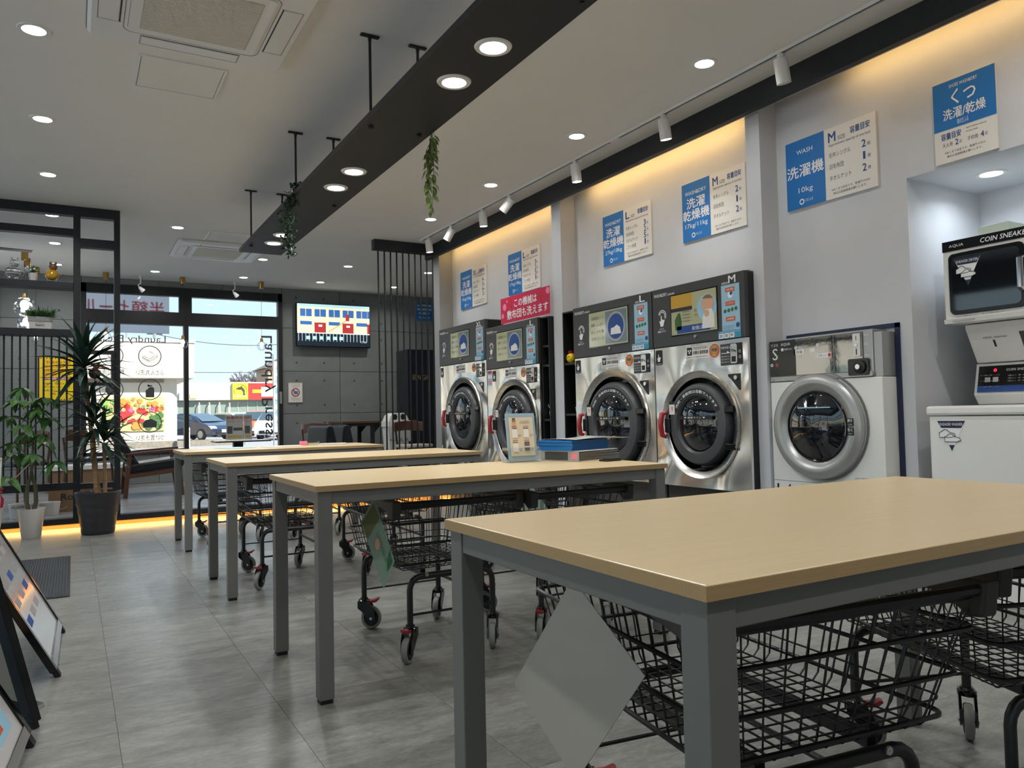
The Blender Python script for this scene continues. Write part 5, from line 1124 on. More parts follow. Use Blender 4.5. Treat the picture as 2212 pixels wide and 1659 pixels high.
def tuft_y(c, n, l0, l1, up):
    global first
    for k in range(n):
        s_ = random.uniform(l0, l1)/.34
        if first: q = yl; first = False
        else: q = part_copy(yl, t, (0, 0, 0))
        el = up-(up+.45)*(k/n)+random.uniform(-.15, .15)
        az = k*2.399+random.uniform(-.2, .2); az = -az if sin(az)*cos(el)*s_ > .55 else az
        q.location = (c[0], c[1], c[2]-.10*(k/n)); q.rotation_euler = (0, -el, az); q.scale = (s_, s_, s_)
tuft_y((-.105, 0, 1.48), 44, .28, .46, 1.45); tuft_y((-.035, .01, .98), 30, .24, .38, 1.4); tuft_y((.04, -.01, .82), 26, .24, .40, 1.4); tuft_y((-.06, 0, 1.20), 14, .24, .34, 1.0)
for q in [c for c in t.children if c.name.startswith('leaf')]: pass

o = (-.60, 7.42, 0); t = T('orchid_pot', 'tall white gift pot with red ribbon and message card at the left edge', 'potted plant', o)
MB().lathe([(.001, 0), (.08, 0), (.125, .30), (.117, .30), (.112, .28), (.001, .28)], n=32).build('pot', m_pot_w, t, smooth=True); MB().disc((0, 0, .282), .113, 'z', 20).build('moss', m_soil, t)
MB().tube([(-.02, 0, .28), (-.03, 0, .5), (-.05, .01, .75)], .008, 6).build('stem', m_bark2, t)
lf_ = None
for k in range(9):
    if lf_ is None: lf_ = leaf_mesh(.14, .05, .3, .4).build('leaf', m_leaf, t); q = lf_
    else: q = part_copy(lf_, t, (0, 0, 0))
    q.location = (-.03, 0, .32+.05*k); q.rotation_euler = (0, -.5, k*2.4)
rb = MB().tube([(.055, -.09, .33), (.10, -.085, .40), (.118, -.08, .36), (.112, -.075, .30), (.085, -.085, .305)], .014, 4).build('ribbon', M('red_satin', (170, 20, 44), .3, coat=.4), t)
for k in range(5): a = k*1.25; MB().prism([(.0, 0), (.035*cos(a), .03*sin(a)), (.05*cos(a+.5), .035*sin(a+.5)), (.03*cos(a+.9), .02*sin(a+.9))], -.006, .006, 'xz').build('ribbon_loop', rb.data.materials[0], t).location = (.085, -.10, .435)
cdp = MB().hexa([(.03, -.10, .47), (.105, -.10, .47), (.105, -.098, .47), (.03, -.098, .47)], [(.035, -.09, .69), (.115, -.09, .69), (.115, -.088, .69), (.035, -.088, .69)]).build('message_card', m_paper, t)
text('祝', .09, .11, .655, .68, -.0935, cdp, m_red); text('御開店', .05, .10, .56, .60, -.0985, cdp, m_ink)
t = T('flower_pot', 'cream metal flower pot lettered FLOWERS behind the white money tree pot', 'pot', (-.39, 8.33, DK)); MB().lathe([(.001, 0), (.10, 0), (.115, .13), (.108, .13), (.1, .01), (.001, .01)], n=24).build('tub', m_pot_w, t, smooth=True); text('FLOWERS', -.08, .08, .095, .115, -.116, t, m_ink); 
t = T('flower_pot', 'cream metal flower pot with wire handle, right of the lettered one', 'pot', (-.185, 8.42, DK)); MB().lathe([(.001, 0), (.075, 0), (.09, .12), (.084, .12), (.076, .01), (.001, .01)], n=24).build('tub', m_pot_w, t, smooth=True); MB().tube([(.085, 0, .045), (.12, -.03, .055), (.14, -.05, .075)], .003, 5).build('handle', m_silver, t)

# ================================================================ LOUNGE FURNITURE
t = T('carton', 'brown cardboard carton lettered Ro behind the charcoal pot, on the platform', 'box', (-.02, 8.62, DK)); MB().box(-.18, .24, -.02, .20, 0, .24).build('carton', m_card, t, bev=.003); text('Room', -.075, .16, .115, .175, -.0215, t, m_ink, bold=.03)
t = T('low_bench', 'low brown bench in front of the window, its lit top coloured white', 'bench', (.15, 11.2, DK)); MB().box(-.45, .5, -.2, .25, .27, .325).build('lit_bench_top', m_white, t, bev=.003); MB().box(-.43, .48, -.18, .24, 0, .27).build('front_panel', m_card, t)  # window light on the wooden top is put in as white colour
def limb(mb, a, b, w, d): return mb.tube([a, b], w, 4)
# easy chair
def armchair():
    t = T('easy_chair', 'wooden framed easy chair with black leather cushions facing the window', 'chair', (.79, 9.95, DK), R(0))
    for y in (-.33, .33):
        MB().prism([(-.30, 0), (-.255, 0), (-.21, .47), (-.255, .47)], y-.02, y+.02, 'xz').build('leg', m_wood, t, bev=.004)
        MB().prism([(.30, 0), (.335, 0), (.285, .50), (.24, .50)], y-.02, y+.02, 'xz').build('leg', m_wood, t, bev=.004)
        MB().prism([(-.30, .470), (.34, .515), (.34, .54), (-.10, .515), (-.30, .495)], y-.03, y+.03, 'xz').build('armrest', m_wood, t, bev=.006)
        MB().prism([(-.28, .215), (.31, .27), (.31, .32), (-.275, .26)], y-.014, y+.014, 'xz').build('seat_rail', m_wood, t)
    MB().prism([(-.25, .265), (.33, .325), (.345, .39), (.33, .435), (-.18, .375), (-.26, .36)], -.29, .29, 'xz').build('seat_cushion', m_leather, t, bev=.02, seg=3)
    MB().prism([(-.20, .345), (-.12, .36), (-.33, .74), (-.39, .76), (-.44, .72)], -.28, .28, 'xz').build('back_cushion', m_leather, t, bev=.02, seg=3)
    MB().box(-.27, -.24, -.33, .33, .225, .27).build('cross_rail', m_wood, t); MB().box(.28, .31, -.33, .33, .26, .30).build('cross_rail', m_wood, t)
    return t
armchair()
def tub_chair(x, y, rz, label):
    t = T('lounge_chair', label, 'chair', (x, y, DK), rz)
    MB().box(-.24, .24, -.25, .25, .30, .43).build('seat', m_leather, t, bev=.03, seg=3)
    MB().prism([(-.25, .40), (-.12, .40), (-.15, .74), (-.19, .765), (-.25, .75), (-.30, .55)], -.22, .22, 'xz').build('backrest', m_leather, t, bev=.02, seg=3)
    for a in (-.2, .2):
        for b in (-.2, .2): MB().tube([(a, b, 0), (a*.9, b*.9, .30)], .012, 8).build('leg', m_black, t)
    return t
tub_chair(2.36, 9.0, pi+.25, 'black leather lounge chair, left of the two whose backs catch the light'); tub_chair(2.76, 9.62, pi+.25, 'black leather lounge chair, right of the two whose backs catch the light')
def wood_chair(x, y, rz, label, seatm):
    t = T('dining_chair', label, 'chair', (x, y, DK), rz)
    MB().prism(rrect(-.21, .21, -.2, .2, .08), .43, .47, 'xy').build('seat', seatm, t, bev=.012, seg=3)
    n = 10; vs = []
    for k in range(n+1):
        a = -1.0+2.0*k/n; r = .26
        for rr, zz in ((r, .66), (r+.02, .66), (r+.02, .79), (r, .79)): vs.append((rr*sin(a), .02+rr*cos(a)*.8, zz-.02*abs(a)))
    fs = []
    for k in range(n):
        for j in range(4): q = (j+1) % 4; fs.append((k*4+j, k*4+q, (k+1)*4+q, (k+1)*4+j))
    fs += [(3, 2, 1, 0), (n*4, n*4+1, n*4+2, n*4+3)]
    MB().mesh(vs, fs).build('backrest', m_wood, t, bev=.01)
    for a in (-1, 1): MB().tube([(a*.20, -.17, 0), (a*.17, -.15, .44)], .013, 8).build('leg', m_wood if seatm is m_leather else m_black, t); MB().tube([(a*.20, .2, 0), (a*.17, .17, .44), (a*.19, .19, .70)], .013, 8).build('leg', m_wood if seatm is m_leather else m_black, t)
    return t
m_cream = M('cream_seat', (176, 168, 156), .5)
wood_chair(3.03, 10.70, 2.4, 'curved wooden backed chair left of the lounge table', m_leather); wood_chair(4.03, 9.72, .1, 'curved wooden backed chair with cream seat behind the rods', m_cream)
wood_chair(.17, 9.72, 1.1, 'wooden backed chair with black seat behind the two trunks', m_leather); wood_chair(-.46, 9.25, -.9, 'wooden backed chair with black seat behind the money tree', m_leather)
t = T('lounge_table', 'long lounge table with brown top and black steel legs along the far wall', 'table', (3.89, 10.97, DK))
MB().box(-.57, .57, -.35, .35, .765, .795).build('tabletop', m_wood, t, bev=.003); MB().box(-.56, .56, -.32, .32, .725, .764).build('frame', m_black, t)
for a in (-.56, -.14, .49):
    for b in (-.32, .27): MB().box(a, a+.05, b, b+.05, 0, .725).build('leg', m_black, t); MB().prism([(a+.05, .725), (a+.14, .725), (a+.05, .62)], b+.01, b+.04, 'xz').build('brace', m_black, t)
t = T('litter_bin', 'pale grey litter bin with two round holes in its domed lid', 'bin', (4.02, 10.38, DK), 0); t.scale = (.78, .8, 1)
MB().hexa([(-.14, -.14, 0), (.14, -.14, 0), (.14, .14, 0), (-.14, .14, 0)], [(-.20, -.17, .70), (.20, -.17, .70), (.20, .17, .70), (-.20, .17, .70)]).build('bin_body', m_white, t)
MB().box(-.215, .215, -.185, .185, .70, .79).build('rim', m_white, t, bev=.01); MB().prism([(-.20, .791), (.20, .791), (.16, .86), (.11, .90), (-.11, .90), (-.16, .86)], -.16, .16, 'xz').build('lid', m_white, t, bev=.01)
for x in (-.075, .075): MB().disc((x, -.162, .845), .042, 'y', 20).build('throw_hole', m_black, t)
mb = MB()
for k in range(26): a = -1+2*k/25; mb.hexa([(a*.21, -.19-.012*abs(sin(k*2)), .52+.03*sin(k)), (a*.21+.018, -.19-.012*abs(sin(k*2+1)), .52+.03*sin(k+1)), (a*.21+.018, -.186, .52), (a*.21, -.186, .52)], [(a*.218, -.190, .715), (a*.218+.018, -.190, .715), (a*.218+.018, -.186, .715), (a*.218, -.186, .715)])
mb.build('bin_liner', M('cloudy_bag', (190, 190, 188), .4), t, kind='stuff')
t = T('vending_cabinet', 'tall dark cabinet with gold lettering behind the rods', 'cabinet', (4.77, 11.32, DK))
MB().box(-.22, .33, -.12, .36, 0, 1.90).build('cabinet_body', M('deep_navy_gloss', (14, 20, 32), .25, coat=.4), t, bev=.004); text('EÕN GIA', -.14, .13, 1.42, 1.52, -.1225, t, M('gold_lettering', (150, 128, 92), .4)); MB().box(.14, .15, -.1225, -.12, 0, 1.9).build('door_seam', m_silver, t); MB().ball((.24, -.13, 1.10), .012, 10, 8).build('knob', m_chrome, t); MB().prism([(.22, 1.9), (.33, 1.9), (.33, 1.6), (.27, 1.72)], -.124, -.1205, 'xz').build('red_flash', m_red, t)
# stand with a leaflet display by the window
t = T('window_counter', 'small counter with thin black edged top at the window', 'table', (1.95, 10.75, DK)); MB().box(-.34, .36, -.22, .2, .558, .575).build('counter_top', m_black, t, bev=.002); MB().box(-.33, .35, -.21, .19, .5752, .578).build('white_surface', m_wink, t); MB().box(-.09, .03, -.05, .05, .0, .558).build('pedestal', m_black, t); MB().box(-.17, .12, -.12, .12, 0, .02).build('base_plate', m_black, t)
t = T('notice_display', 'clear stand of printed notices with red heading on the window counter', 'display', (1.93, 10.70, DK+.5785)); MB().box(-.17, .17, -.004, .0, .003, .345).build('acrylic_panel', m_acryl, t); MB().box(-.17, .17, -.03, .05, 0, .0028).build('acrylic_foot', m_acryl, t)
m_sheet = M('notice_print', (190, 184, 176), .5)
for x0, x1 in ((-.165, .052), (.058, .165)):
    s1_ = MB().box(x0, x1, .001, .003, .01, .335).build('notice_sheet', m_sheet, t); text('数量限定', x0+.005, x1-.005, .285, .32, .0005, s1_, m_red, bold=.03); text('お持ち帰りください', x0+.005, x1-.005, .245, .262, .0005, s1_, m_ink); rect(x0+.015, x0+.08, .09, .19, .0008, s1_, m_bezel, 'notice_picture', .0006); rect(x0+.09, x1-.01, .13, .17, .0008, s1_, m_bezel, 'notice_picture', .0006); rect(x0+.02, x1-.02, .03, .07, .0008, s1_, m_ochre, 'notice_picture', .0006)
# television
o = (3.52, FY-.09, 2.05); t = T('television', 'wall mounted television showing a cream building with red doors', 'television', o)
MB(o).box(2.938, 4.103, FY-.11, FY-.05, 2.045, 2.712).build('cabinet', m_bgloss, t, bev=.004); MB(o).box(3.3, 3.7, FY-.05, FY-.002, 2.2, 2.5).build('wall_bracket', m_black, t)
def em(name, c, s_=.9): return M(name, c, .4, emit=s_)
e_sky, e_wall, e_win, e_red, e_dk, e_line = em('tv_sky', (160, 200, 206)), em('tv_cream', (214, 208, 170)), em('tv_window', (46, 92, 150)), em('tv_red', (150, 44, 44)), em('tv_dark', (14, 26, 36)), em('tv_line', (190, 206, 214))
X0, X1, Z0, Z1 = 2.95, 4.092, 2.06, 2.70; ys = FY-.1105
sc = MB(o).box(X0, X1, ys-.001, ys, Z0, Z1).build('screen', e_wall, t); w_ = X1-X0; h_ = Z1-Z0
def tv(u0, u1, v0, v1, m, d=1): MB(o).box(X0+u0*w_, X0+u1*w_, ys-.001-.0004*d, ys-.001, Z0+v0*h_, Z0+v1*h_).build('screen_picture', m, sc)
tv(0, 1, .93, 1, e_sky)
for k in range(5): tv(.04+.193*k, .195+.193*k, .70, .88, e_win); tv(.11+.193*k, .118+.193*k, .70, .88, e_wall, 2)
for k in range(3): tv(.04+.385*k, .195+.385*k, .50, .585, e_win)
tv(1.005-.035, 1, .70, .88, e_win)
for k in range(2): tv(.23+.385*k, .385+.385*k, .32, .56, e_red); tv(.285+.385*k, .335+.385*k, .46, .51, e_line, 2)
tv(.965, 1, .32, .56, e_red)
tv(0, 1, 0, .31, e_dk)
for k in range(21): tv(.015+.047*k, .021+.047*k, .11, .31, e_line, 2)
tv(0, 1, .295, .31, e_line, 2)
for k in range(6): tv(.12+.09*k, .17+.09*k, .15, .23, e_sky, 3)
MB(o).tube([(X0+.42*w_, ys-.003, Z0+.34*h_), (X0+.66*w_, ys-.003, Z0+.62*h_)], .008, 4).build('screen_picture', em('tv_ochre', (180, 130, 70)), sc); tv(.66, .71, .62, .78, e_red, 3); tv(.64, .73, .60, .62, e_line, 3)
ln = text('17:36', X0+.87*w_-o[0], X0+.95*w_-o[0], Z0+.09*h_-o[2], Z0+.135*h_-o[2], ys-.0035-o[1], sc, e_line)
# wall notices
o = (2.94, FY, 1.19); t = T('no_pets_sign', 'framed no pets notice with red ring on the concrete wall', 'sign', o)
MB(o).box(2.828, 3.05, FY-.012, FY-.0005, 1.192, 1.50).build('frame', M('beige_frame', (176, 160, 144), .5), t); MB(o).box(2.838, 3.04, FY-.0135, FY-.0122, 1.202, 1.49).build('sheet', m_paper, t)
ring(MB((0, 0, 0)), 0, .16, .05, .064, -.0155, -.0136, 28).build('ring_print', m_red, t); MB().prism([(-.03, .135), (.0, .13), (.035, .14), (.04, .17), (.02, .185), (-.005, .175), (-.02, .195), (-.035, .19), (-.03, .165)], -.0145, -.0136, 'xz').build('dog_print', m_teal, t); MB().box(-.05, .05, -.0158, -.0156, .155, .165).xf(Matrix.Translation((0, 0, .16)) @ Matrix.Rotation(.78, 4, 'Y') @ Matrix.Translation((0, 0, -.16))).build('bar_print', m_red, t)
for k, (s_, z) in enumerate((('ペットの入店', .275), ('ペット用品の洗濯', .258), ('禁止', .238), ('ご遠慮ください', .07), ('発見した場合は退店', .05), ('ご了承ください', .03))): text(s_, -.07+.02*(k == 2), .07-.02*(k == 2), z, z+.012, -.014, t, m_red if k in (2, 5) else m_ink)
o = (5.08, FY, 2.53); t = T('blue_notice', 'blue notice with white lettering high on the far wall behind the rods', 'sign', o)
MB(o).box(4.93, 5.24, FY-.012, FY-.0005, 2.535, 2.83).build('board', m_blue, t)
for k, s_ in enumerate(('24時間', '遠隔監視', '稼働中', '◎のだふる')): text(s_, -.13+.03*(k > 1), .13-.03*(k > 1), .235-.065*k, .275-.065*k-.01*(k == 3), -.0125, t, m_wink, bold=.025)
o = (-.17, FY, 1.25); t = T('yellow_notice', 'yellow hazard bordered notice in black frame behind the rods', 'sign', o)
MB(o).box(-.39, .045, FY-.02, FY-.0005, 1.24, 1.84).build('frame', m_black, t); MB(o).box(-.375, .03, FY-.0215, FY-.0202, 1.255, 1.825).build('sheet', m_yellow, t)
for k in range(12):
    for z in (1.258, 1.803): MB(o).prism([(-.37+.033*k, z), (-.358+.033*k, z), (-.345+.033*k, z+.018), (-.357+.033*k, z+.018)], FY-.0222, FY-.0216, 'xz').build('hazard_print', m_black, t)
for k in range(16):
    MB(o).prism([(.008, 1.28+.033*k), (.026, 1.298+.033*k), (.026, 1.31+.033*k), (.008, 1.292+.033*k)], FY-.0222, FY-.0216, 'xz').build('hazard_print', m_black, t)
for k, s_ in enumerate(('ご利用中以外の', '滞在はご遠慮下さい', '長時間の居座りに', '警察に通報いたします')): text(s_, -.17, .15, .49-.053*k, .53-.053*k, -.022, t, m_red if k % 2 == 0 else m_orange, bold=.025)
MB(o).box(-.34, .0, FY-.0222, FY-.0216, 1.525, 1.565).build('red_band', m_red, t); text('24時間監視録画中!', -.16, .16, .28, .31, -.023, t, m_wink, bold=.025)
for k, s_ in enumerate(('店舗内は、不審者の出入りを', 'カメラで監視しています。ご協力を', 'お願いいたします。', '店主')): text(s_, -.15+.06*(k == 3), .14-.08*(k > 1), .215-.045*k, .242-.045*k, -.022, t, m_ink)

# lounge track lights and pendants
def wspot(x, y, label):
    t = T('mini_spotlight', label, 'spotlight', (x, y, CZ-.0005)); MB().lathe([(.001, 0), (.02, 0), (.02, -.03), (.008, -.036), (.008, -.10), (.001, -.10)], n=12).build('mount', m_lampw, t, smooth=True)
    MB().tube([(0, 0, -.10), (-.03, -.01, -.13), (-.02, -.02, -.165)], .008, 6).build('arm', m_lampw, t)
    Q = Matrix.Translation((-.01, -.02, -.165)) @ Matrix.Rotation(-.8, 4, 'Y') @ Matrix.Rotation(.35, 4, 'X')
    hd = MB().lathe([(.001, .01), (.018, .01), (.034, -.06), (.030, -.06), (.016, -.01), (.001, -.01)], n=16).xf(Q).build('lamp_head', m_lampw, t, smooth=True); MB().disc((0, 0, -.052), .029, 'z', 16).xf(Q).build('diffuser', m_lamp, hd)
wspot(.80, 11.45, 'white mini spotlight over the window, left'); wspot(2.02, 11.45, 'white mini spotlight over the window, right')
def pendant(x, y, zb, label, r=.065, cry=False, lit=1.5):
    t = T('glass_pendant', label, 'pendant lamp', (x, y, CZ-.0005), 0, None)
    MB().lathe([(.001, 0), (.036, 0), (.036, -.095), (.03, -.10), (.001, -.10)], n=18).build('canopy', m_brass, t, smooth=True)
    L = CZ-zb-2*r-.05; MB().tube([(0, 0, -.10), (0, 0, -L)], .0022, 5).build('cord', m_black, t)
    MB().lathe([(.001, .02), (.012, .02), (.02, 0), (.022, -.04), (.001, -.045)], (0, 0, -L), n=14).build('socket', m_brass, t, smooth=True)
    mb = MB().ball((0, 0, 0), r, 20 if not cry else 16, 14 if not cry else 11)
    if cry: mb.v = [tuple(Vector(v)*random.uniform(.93, 1.07)) for v in mb.v]
    mb.xf(Matrix.Translation((0, 0, -L-.04-r*.92))).build('shade', m_glass if not cry else m_crystal, t, smooth=not cry)
    MB().ball((0, 0, -L-.075-(.04 if cry else 0)), .024 if not cry else .045, 12, 8, sz=1.25).build('bulb', m_bulb if not cry else m_bulb2, t, smooth=True)
m_bulb = M('lit_bulb', (255, 250, 240), .4, emit=9.0); m_crystal = glass_mat('cut_crystal', (.97, .98, 1.0), 4.0, .05); m_bulb2 = M('bright_bulb', (255, 252, 245), .4, emit=30.0)
pendant(.38, 11.35, 2.00, 'clear glass globe pendant behind the tall yucca, left of the window'); pendant(1.315, 11.35, 1.93, 'clear glass globe pendant in front of the window mullion'); pendant(2.355, 11.3, 1.92, 'clear glass globe pendant at the right side of the window')
pendant(-.40, 11.3, 1.955, 'small glowing globe pendant just under the shelf, behind the rods', .065)
pendant(-.477, 10.35, 2.165, 'large cut crystal pendant lamp above the planter box, left', .11, True); pendant(-.47, 10.75, 2.035, 'lower cut crystal pendant lamp half hidden by the planter box', .10, True)
# ceiling fan beyond the frame
t = T('ceiling_fan', 'dark ceiling fan partly hidden by the frame screen at the left edge', 'fan', (-.86, 8.75, CZ-.0005))
MB().lathe([(.001, 0), (.05, 0), (.05, -.04), (.012, -.05), (.012, -.22), (.07, -.24), (.08, -.32), (.001, -.34)], n=18).build('motor', m_black, t, smooth=True)
for k in range(4): a = .15+k*pi/2; MB().box(.06, .52, -.055, .055, -.285, -.278).xf(Matrix.Rotation(a, 4, 'Z')).build('blade', m_dark, t, bev=.003)
# ================================================================ OUTSIDE
GZ = -.12
S('ground', MB().box(-80, 90, FY+.4, 130, GZ-.2, GZ), m_asph); S('ground', MB().box(-80, -3.4, -60, FY+.4, GZ-.2, GZ), m_conc_out); S('ground', MB().box(-3.4, 8, FY+.15, FY+.4, GZ-.2, GZ), m_asph)
m_ren = M('cream_render', (196, 188, 174), .8, var=(1, .03)); m_renw = M('white_cladding', (206, 206, 202), .7); m_shopgl = M('dim_shop_glass', (120, 136, 128), .1, coat=.5); m_stone = M('grey_stone', (128, 122, 110), .9, var=(8, .25)); m_roofp = M('house_roof', (120, 112, 104), .8)
# white building with produce mural
o = (0, 36.5, GZ); t = T('corner_building', 'cream rendered building with a large mural of vegetables across the street', 'building', o)
MB(o).box(-14, 3.55, 36, 46, GZ, 4.2).build('wall', m_ren, t); MB(o).box(-14, 4.55, 35.4, 46, 2.78, 4.3).build('fascia', m_ren, t, bev=.03); MB(o).lathe([(.42, 0), (.42, 2.9)], (3.55, 36.42, GZ), n=24).build('rounded_pillar', m_ren, t, smooth=True); MB(o).box(-14, 4.6, 35.35, 46, 4.3, 4.42).build('roof_edge', m_renw, t); MB(o).box(-14, 3.4, 35.95, 36, 2.62, 2.78).build('wall_band', m_stone, t)
mu = MB(o).box(1.02, 3.42, 35.93, 35.99, .57, 2.0).build('mural', M('mural_ground', (206, 190, 120), .6), t)
mc = [M('mural_red', (206, 40, 40), .5), M('mural_orange', (226, 130, 50), .5), M('mural_green', (120, 160, 70), .5), M('mural_dkgreen', (64, 100, 50), .5), M('mural_pink', (206, 90, 140), .5), M('mural_lime', (206, 206, 120), .5)]
rng = random.Random(3)
for k in range(70):
    u, v = rng.random(), rng.random(); ci = 2 if u < .22 else (0 if .3 < u < .72 and .25 < v < .62 else (3 if u > .62 and v < .45 else (1 if v < .35 or v > .8 else rng.choice([0, 1, 4, 5]))))
    r = rng.uniform(.05, .15); x = 1.02+r+(2.4-2*r)*u; z = .57+r+(1.43-2*r)*v
    MB(o).prism(circ_poly(x, z, r, 12), 35.90-.0004*k, 35.93, 'xz').build('mural_print', mc[ci], mu)
MB(o).box(-.2, 6.5, 34.6, 34.9, GZ, .14).build('stone_kerb', m_stone, t)
for x in (1.0, 2.2): MB(o).tube([(x, 40, 4.3), (x, 40, 5.2)], .04, 6).build('roof_pipe', m_silver, t)
# far shop
o = (9, 55, GZ); t = T('far_shop', 'long low white shop across the car park with glazed front', 'building', o)
MB(o).box(5.2, 17, 54, 62, 2.3, 3.5).build('fascia', m_renw, t); MB(o).box(5.2, 17, 54.4, 62, GZ, 2.3).build('wall', m_ren, t); MB(o).box(6.0, 7.25, 53.85, 54, 2.3, 2.8).build('side_sign', m_ren, t); MB(o).box(6.65, 7.05, 53.8, 53.85, 2.4, 2.72).build('small_sign', M('pale_yellow_sign', (230, 214, 150), .5), t)
for k in range(10):
    x0 = 5.95+.63*k
    for z0, z1 in ((1.28, 2.2), (.2, 1.18)): f = MB(o).box(x0, x0+.6, 54.3, 54.4, z0, z1).build('window', m_shopgl, t); MB(o).box(x0-.03, x0+.0, 54.26, 54.4, z0, z1).build('mullion', m_renw, f)
for k in range(4): MB(o).prism([(54.3, 2.2), (54.0, 2.1), (53.9, 1.25), (53.95, 1.25), (54.05, 2.05), (54.3, 2.12)], 7.25+.63*k-.03, 7.25+.63*k+.03, 'yz').build('canopy_rib', m_renw, t)
ys_ = MB(o).box(9.30, 10.30, 53.8, 53.98, 2.32, 3.44).build('yellow_sign', M('sign_yellow', (240, 210, 40), .5), t); ring(MB(o), 9.8, 2.92, .40, .42, 53.775, 53.795, 32).build('sign_print', m_green, ys_)
DOL = [(-.35,.12),(-.22,.22),(-.02,.27),(.08,.36),(.1,.25),(.24,.12),(.3,-.05),(.27,-.22),(.38,-.32),(.25,-.33),(.12,-.36),(.18,-.24),(.17,-.1),(.08,.03),(-.05,.08),(-.08,0),(-.13,.08),(-.28,.07)]
MB(o).prism([(9.82+.9*u, 2.93+.9*v) for u, v in DOL], 53.78, 53.795, 'xz').build('sign_print', m_bezel, ys_); text('どるふぃん', 9.38-o[0], 10.22-o[0], 2.48-o[2], 2.66-o[2], 53.77-o[1], ys_, m_wink, bold=.03); text('コインランドリー', 9.5-o[0], 10.1-o[0], 3.18-o[2], 3.26-o[2], 53.78-o[1], ys_, m_ink)
rs = MB(o).box(10.32, 12.9, 53.82, 53.98, 2.32, 3.42).build('red_sign', M('sign_red', (214, 44, 44), .5), t); MB(o).box(10.58, 11.15, 53.79, 53.815, 2.75, 2.98).build('sign_plate', ys_.data.materials[0], rs); text('コインランドリー', 10.62-o[0], 11.12-o[0], 2.81-o[2], 2.92-o[2], 53.78-o[1], rs, m_ink); MB(o).box(11.15, 12.2, 53.78, 53.815, 2.5, 3.15).build('sign_plate', M('cream_sign', (240, 224, 200), .5), rs)
# cars
def car(x, y, rz, label, paint, L=4.4, Wd=1.75, hgt=1.5, van=False):
    t = T('car', label, 'car', (x, y, GZ), rz, None)
    w = Wd/2; h = hgt
    if van: prof = [(-L/2,.35),(-L/2,.75),(-L/2+.08,1.0),(-L/2+.35,h-.08),(-L/2+.7,h),(L*.18,h),(L*.30,h-.12),(L*.40,1.0),(L/2-.08,.88),(L/2,.6),(L/2-.05,.28),(-L/2+.1,.28)]
    else: prof = [(-L/2,.40),(-L/2+.03,.80),(-L/2+.25,1.0),(-L*.28,h-.1),(-L*.12,h),(L*.02,h-.02),(L*.14,h-.16),(L*.30,.98),(L/2-.25,.80),(L/2,.60),(L/2-.06,.28),(-L/2+.1,.28)]
    mb = MB(); n = len(prof); vs = []
    for s_, k in ((-1, 1), (1, 1)):
        for x_, z_ in prof:
            t_in = .82 if z_ > 1.05 else (.97 if z_ < .5 else 1.0); vs.append((x_, s_*w*t_in, z_))
    mb.mesh(vs, [tuple(range(n)), tuple(range(2*n-1, n-1, -1))]+[(i, n+i, n+(i+1) % n, (i+1) % n) for i in range(n)])
    b = mb.build('body', paint, t, bev=.06, seg=3)
    fx = (L*.30, L*.40)[van]; f2 = (L*.14, L*.30)[van]
    if van: ws = [(f2+.03, h-.10), (fx-.02, 1.03)]
    else: ws = [(f2+.02, h-.19), (fx-.04, 1.0)]
    vs = [(ws[0][0]+.02, -w*.72, ws[0][1]), (ws[0][0]+.02, w*.72, ws[0][1]), (ws[1][0]+.03, w*.84, ws[1][1]+.015), (ws[1][0]+.03, -w*.84, ws[1][1]+.015)]
    MB().mesh(vs, [(0, 1, 2, 3)]).build('windscreen', m_cargl, t).location = (.0, 0, .022)
    for s_ in (-1, 1):
        pr = [(-L*.27, 1.02), (L*.24, 1.02), (L*.11, h-.17), (-L*.13, h-.10), (-L*.22, h-.2)] if not van else [(-L*.42, 1.03), (L*.36, 1.03), (L*.27, h-.13), (-L*.38, h-.12)]
        MB().mesh([(u, s_*(w*(.99 if v < 1.1 else .845)+.012), v) for u, v in pr], [tuple(range(len(pr)))]).build('side_window', m_cargl, t)
        for wx in (-L*.30, L*.31):
            wh = MB().lathe([(.001, -.10), (.24, -.10), (.31, -.08), (.325, 0), (.31, .08), (.001, .08)], (wx, s_*(w-.06), .325), 'y', 22).build('wheel', m_black, t, smooth=True); MB().lathe([(.001, 0), (.06, -.01*s_*-1), (.2, 0), (.21, -.02*s_)], (wx, s_*(w+.045), .325), 'y', 18).build('rim', m_silver, wh)
        MB().prism([(L/2-.42, .70), (L/2-.05, .60), (L/2-.04, .70), (L/2-.30, .80)], s_*w*.55, s_*w*.985, 'xz').build('headlamp', m_wink, t)
    MB().box(L/2-.06, L/2+.005, -w*.62, w*.62, .34, .50).build('grille', m_black, t, bev=.02); MB().box(L/2, L/2+.02, -.20, .20, .42, .58).build('number_plate', m_wink, t)
    return t
m_cargl = M('car_glass', (70, 90, 100), .06, coat=.8)
car(6.05, 46.0, -1.02, 'dark navy hatchback parked facing the window, left of the notice stand', M('navy_paint', (26, 40, 66), .2, coat=1.0))
car(9.0, 52.0, -1.2, 'cream compact car behind the navy hatchback', M('cream_paint', (232, 222, 180), .25, coat=.8), 3.5, 1.5, 1.55, True)
car(9.9, 47.0, -2.2, 'orange compact car partly hidden by the notice stand', M('orange_paint', (220, 110, 60), .25, coat=.8), 3.6, 1.55, 1.6, True)
car(9.75, 41.4, -2.2, 'white car at the right edge of the window', M('white_paint', (236, 238, 240), .2, coat=.8), 3.9, 1.65, 1.55, True)
t = T('bollard', 'short white bollard standing in front of the navy hatchback', 'bollard', (4.12, 34.0, GZ)); MB().lathe([(.001, 0), (.075, 0), (.075, .76), (.06, .80), (.001, .81)], n=16).build('post', m_renw, t, smooth=True); MB().lathe([(.0765, .62), (.0765, .68)], n=16).build('band', m_silver, t)
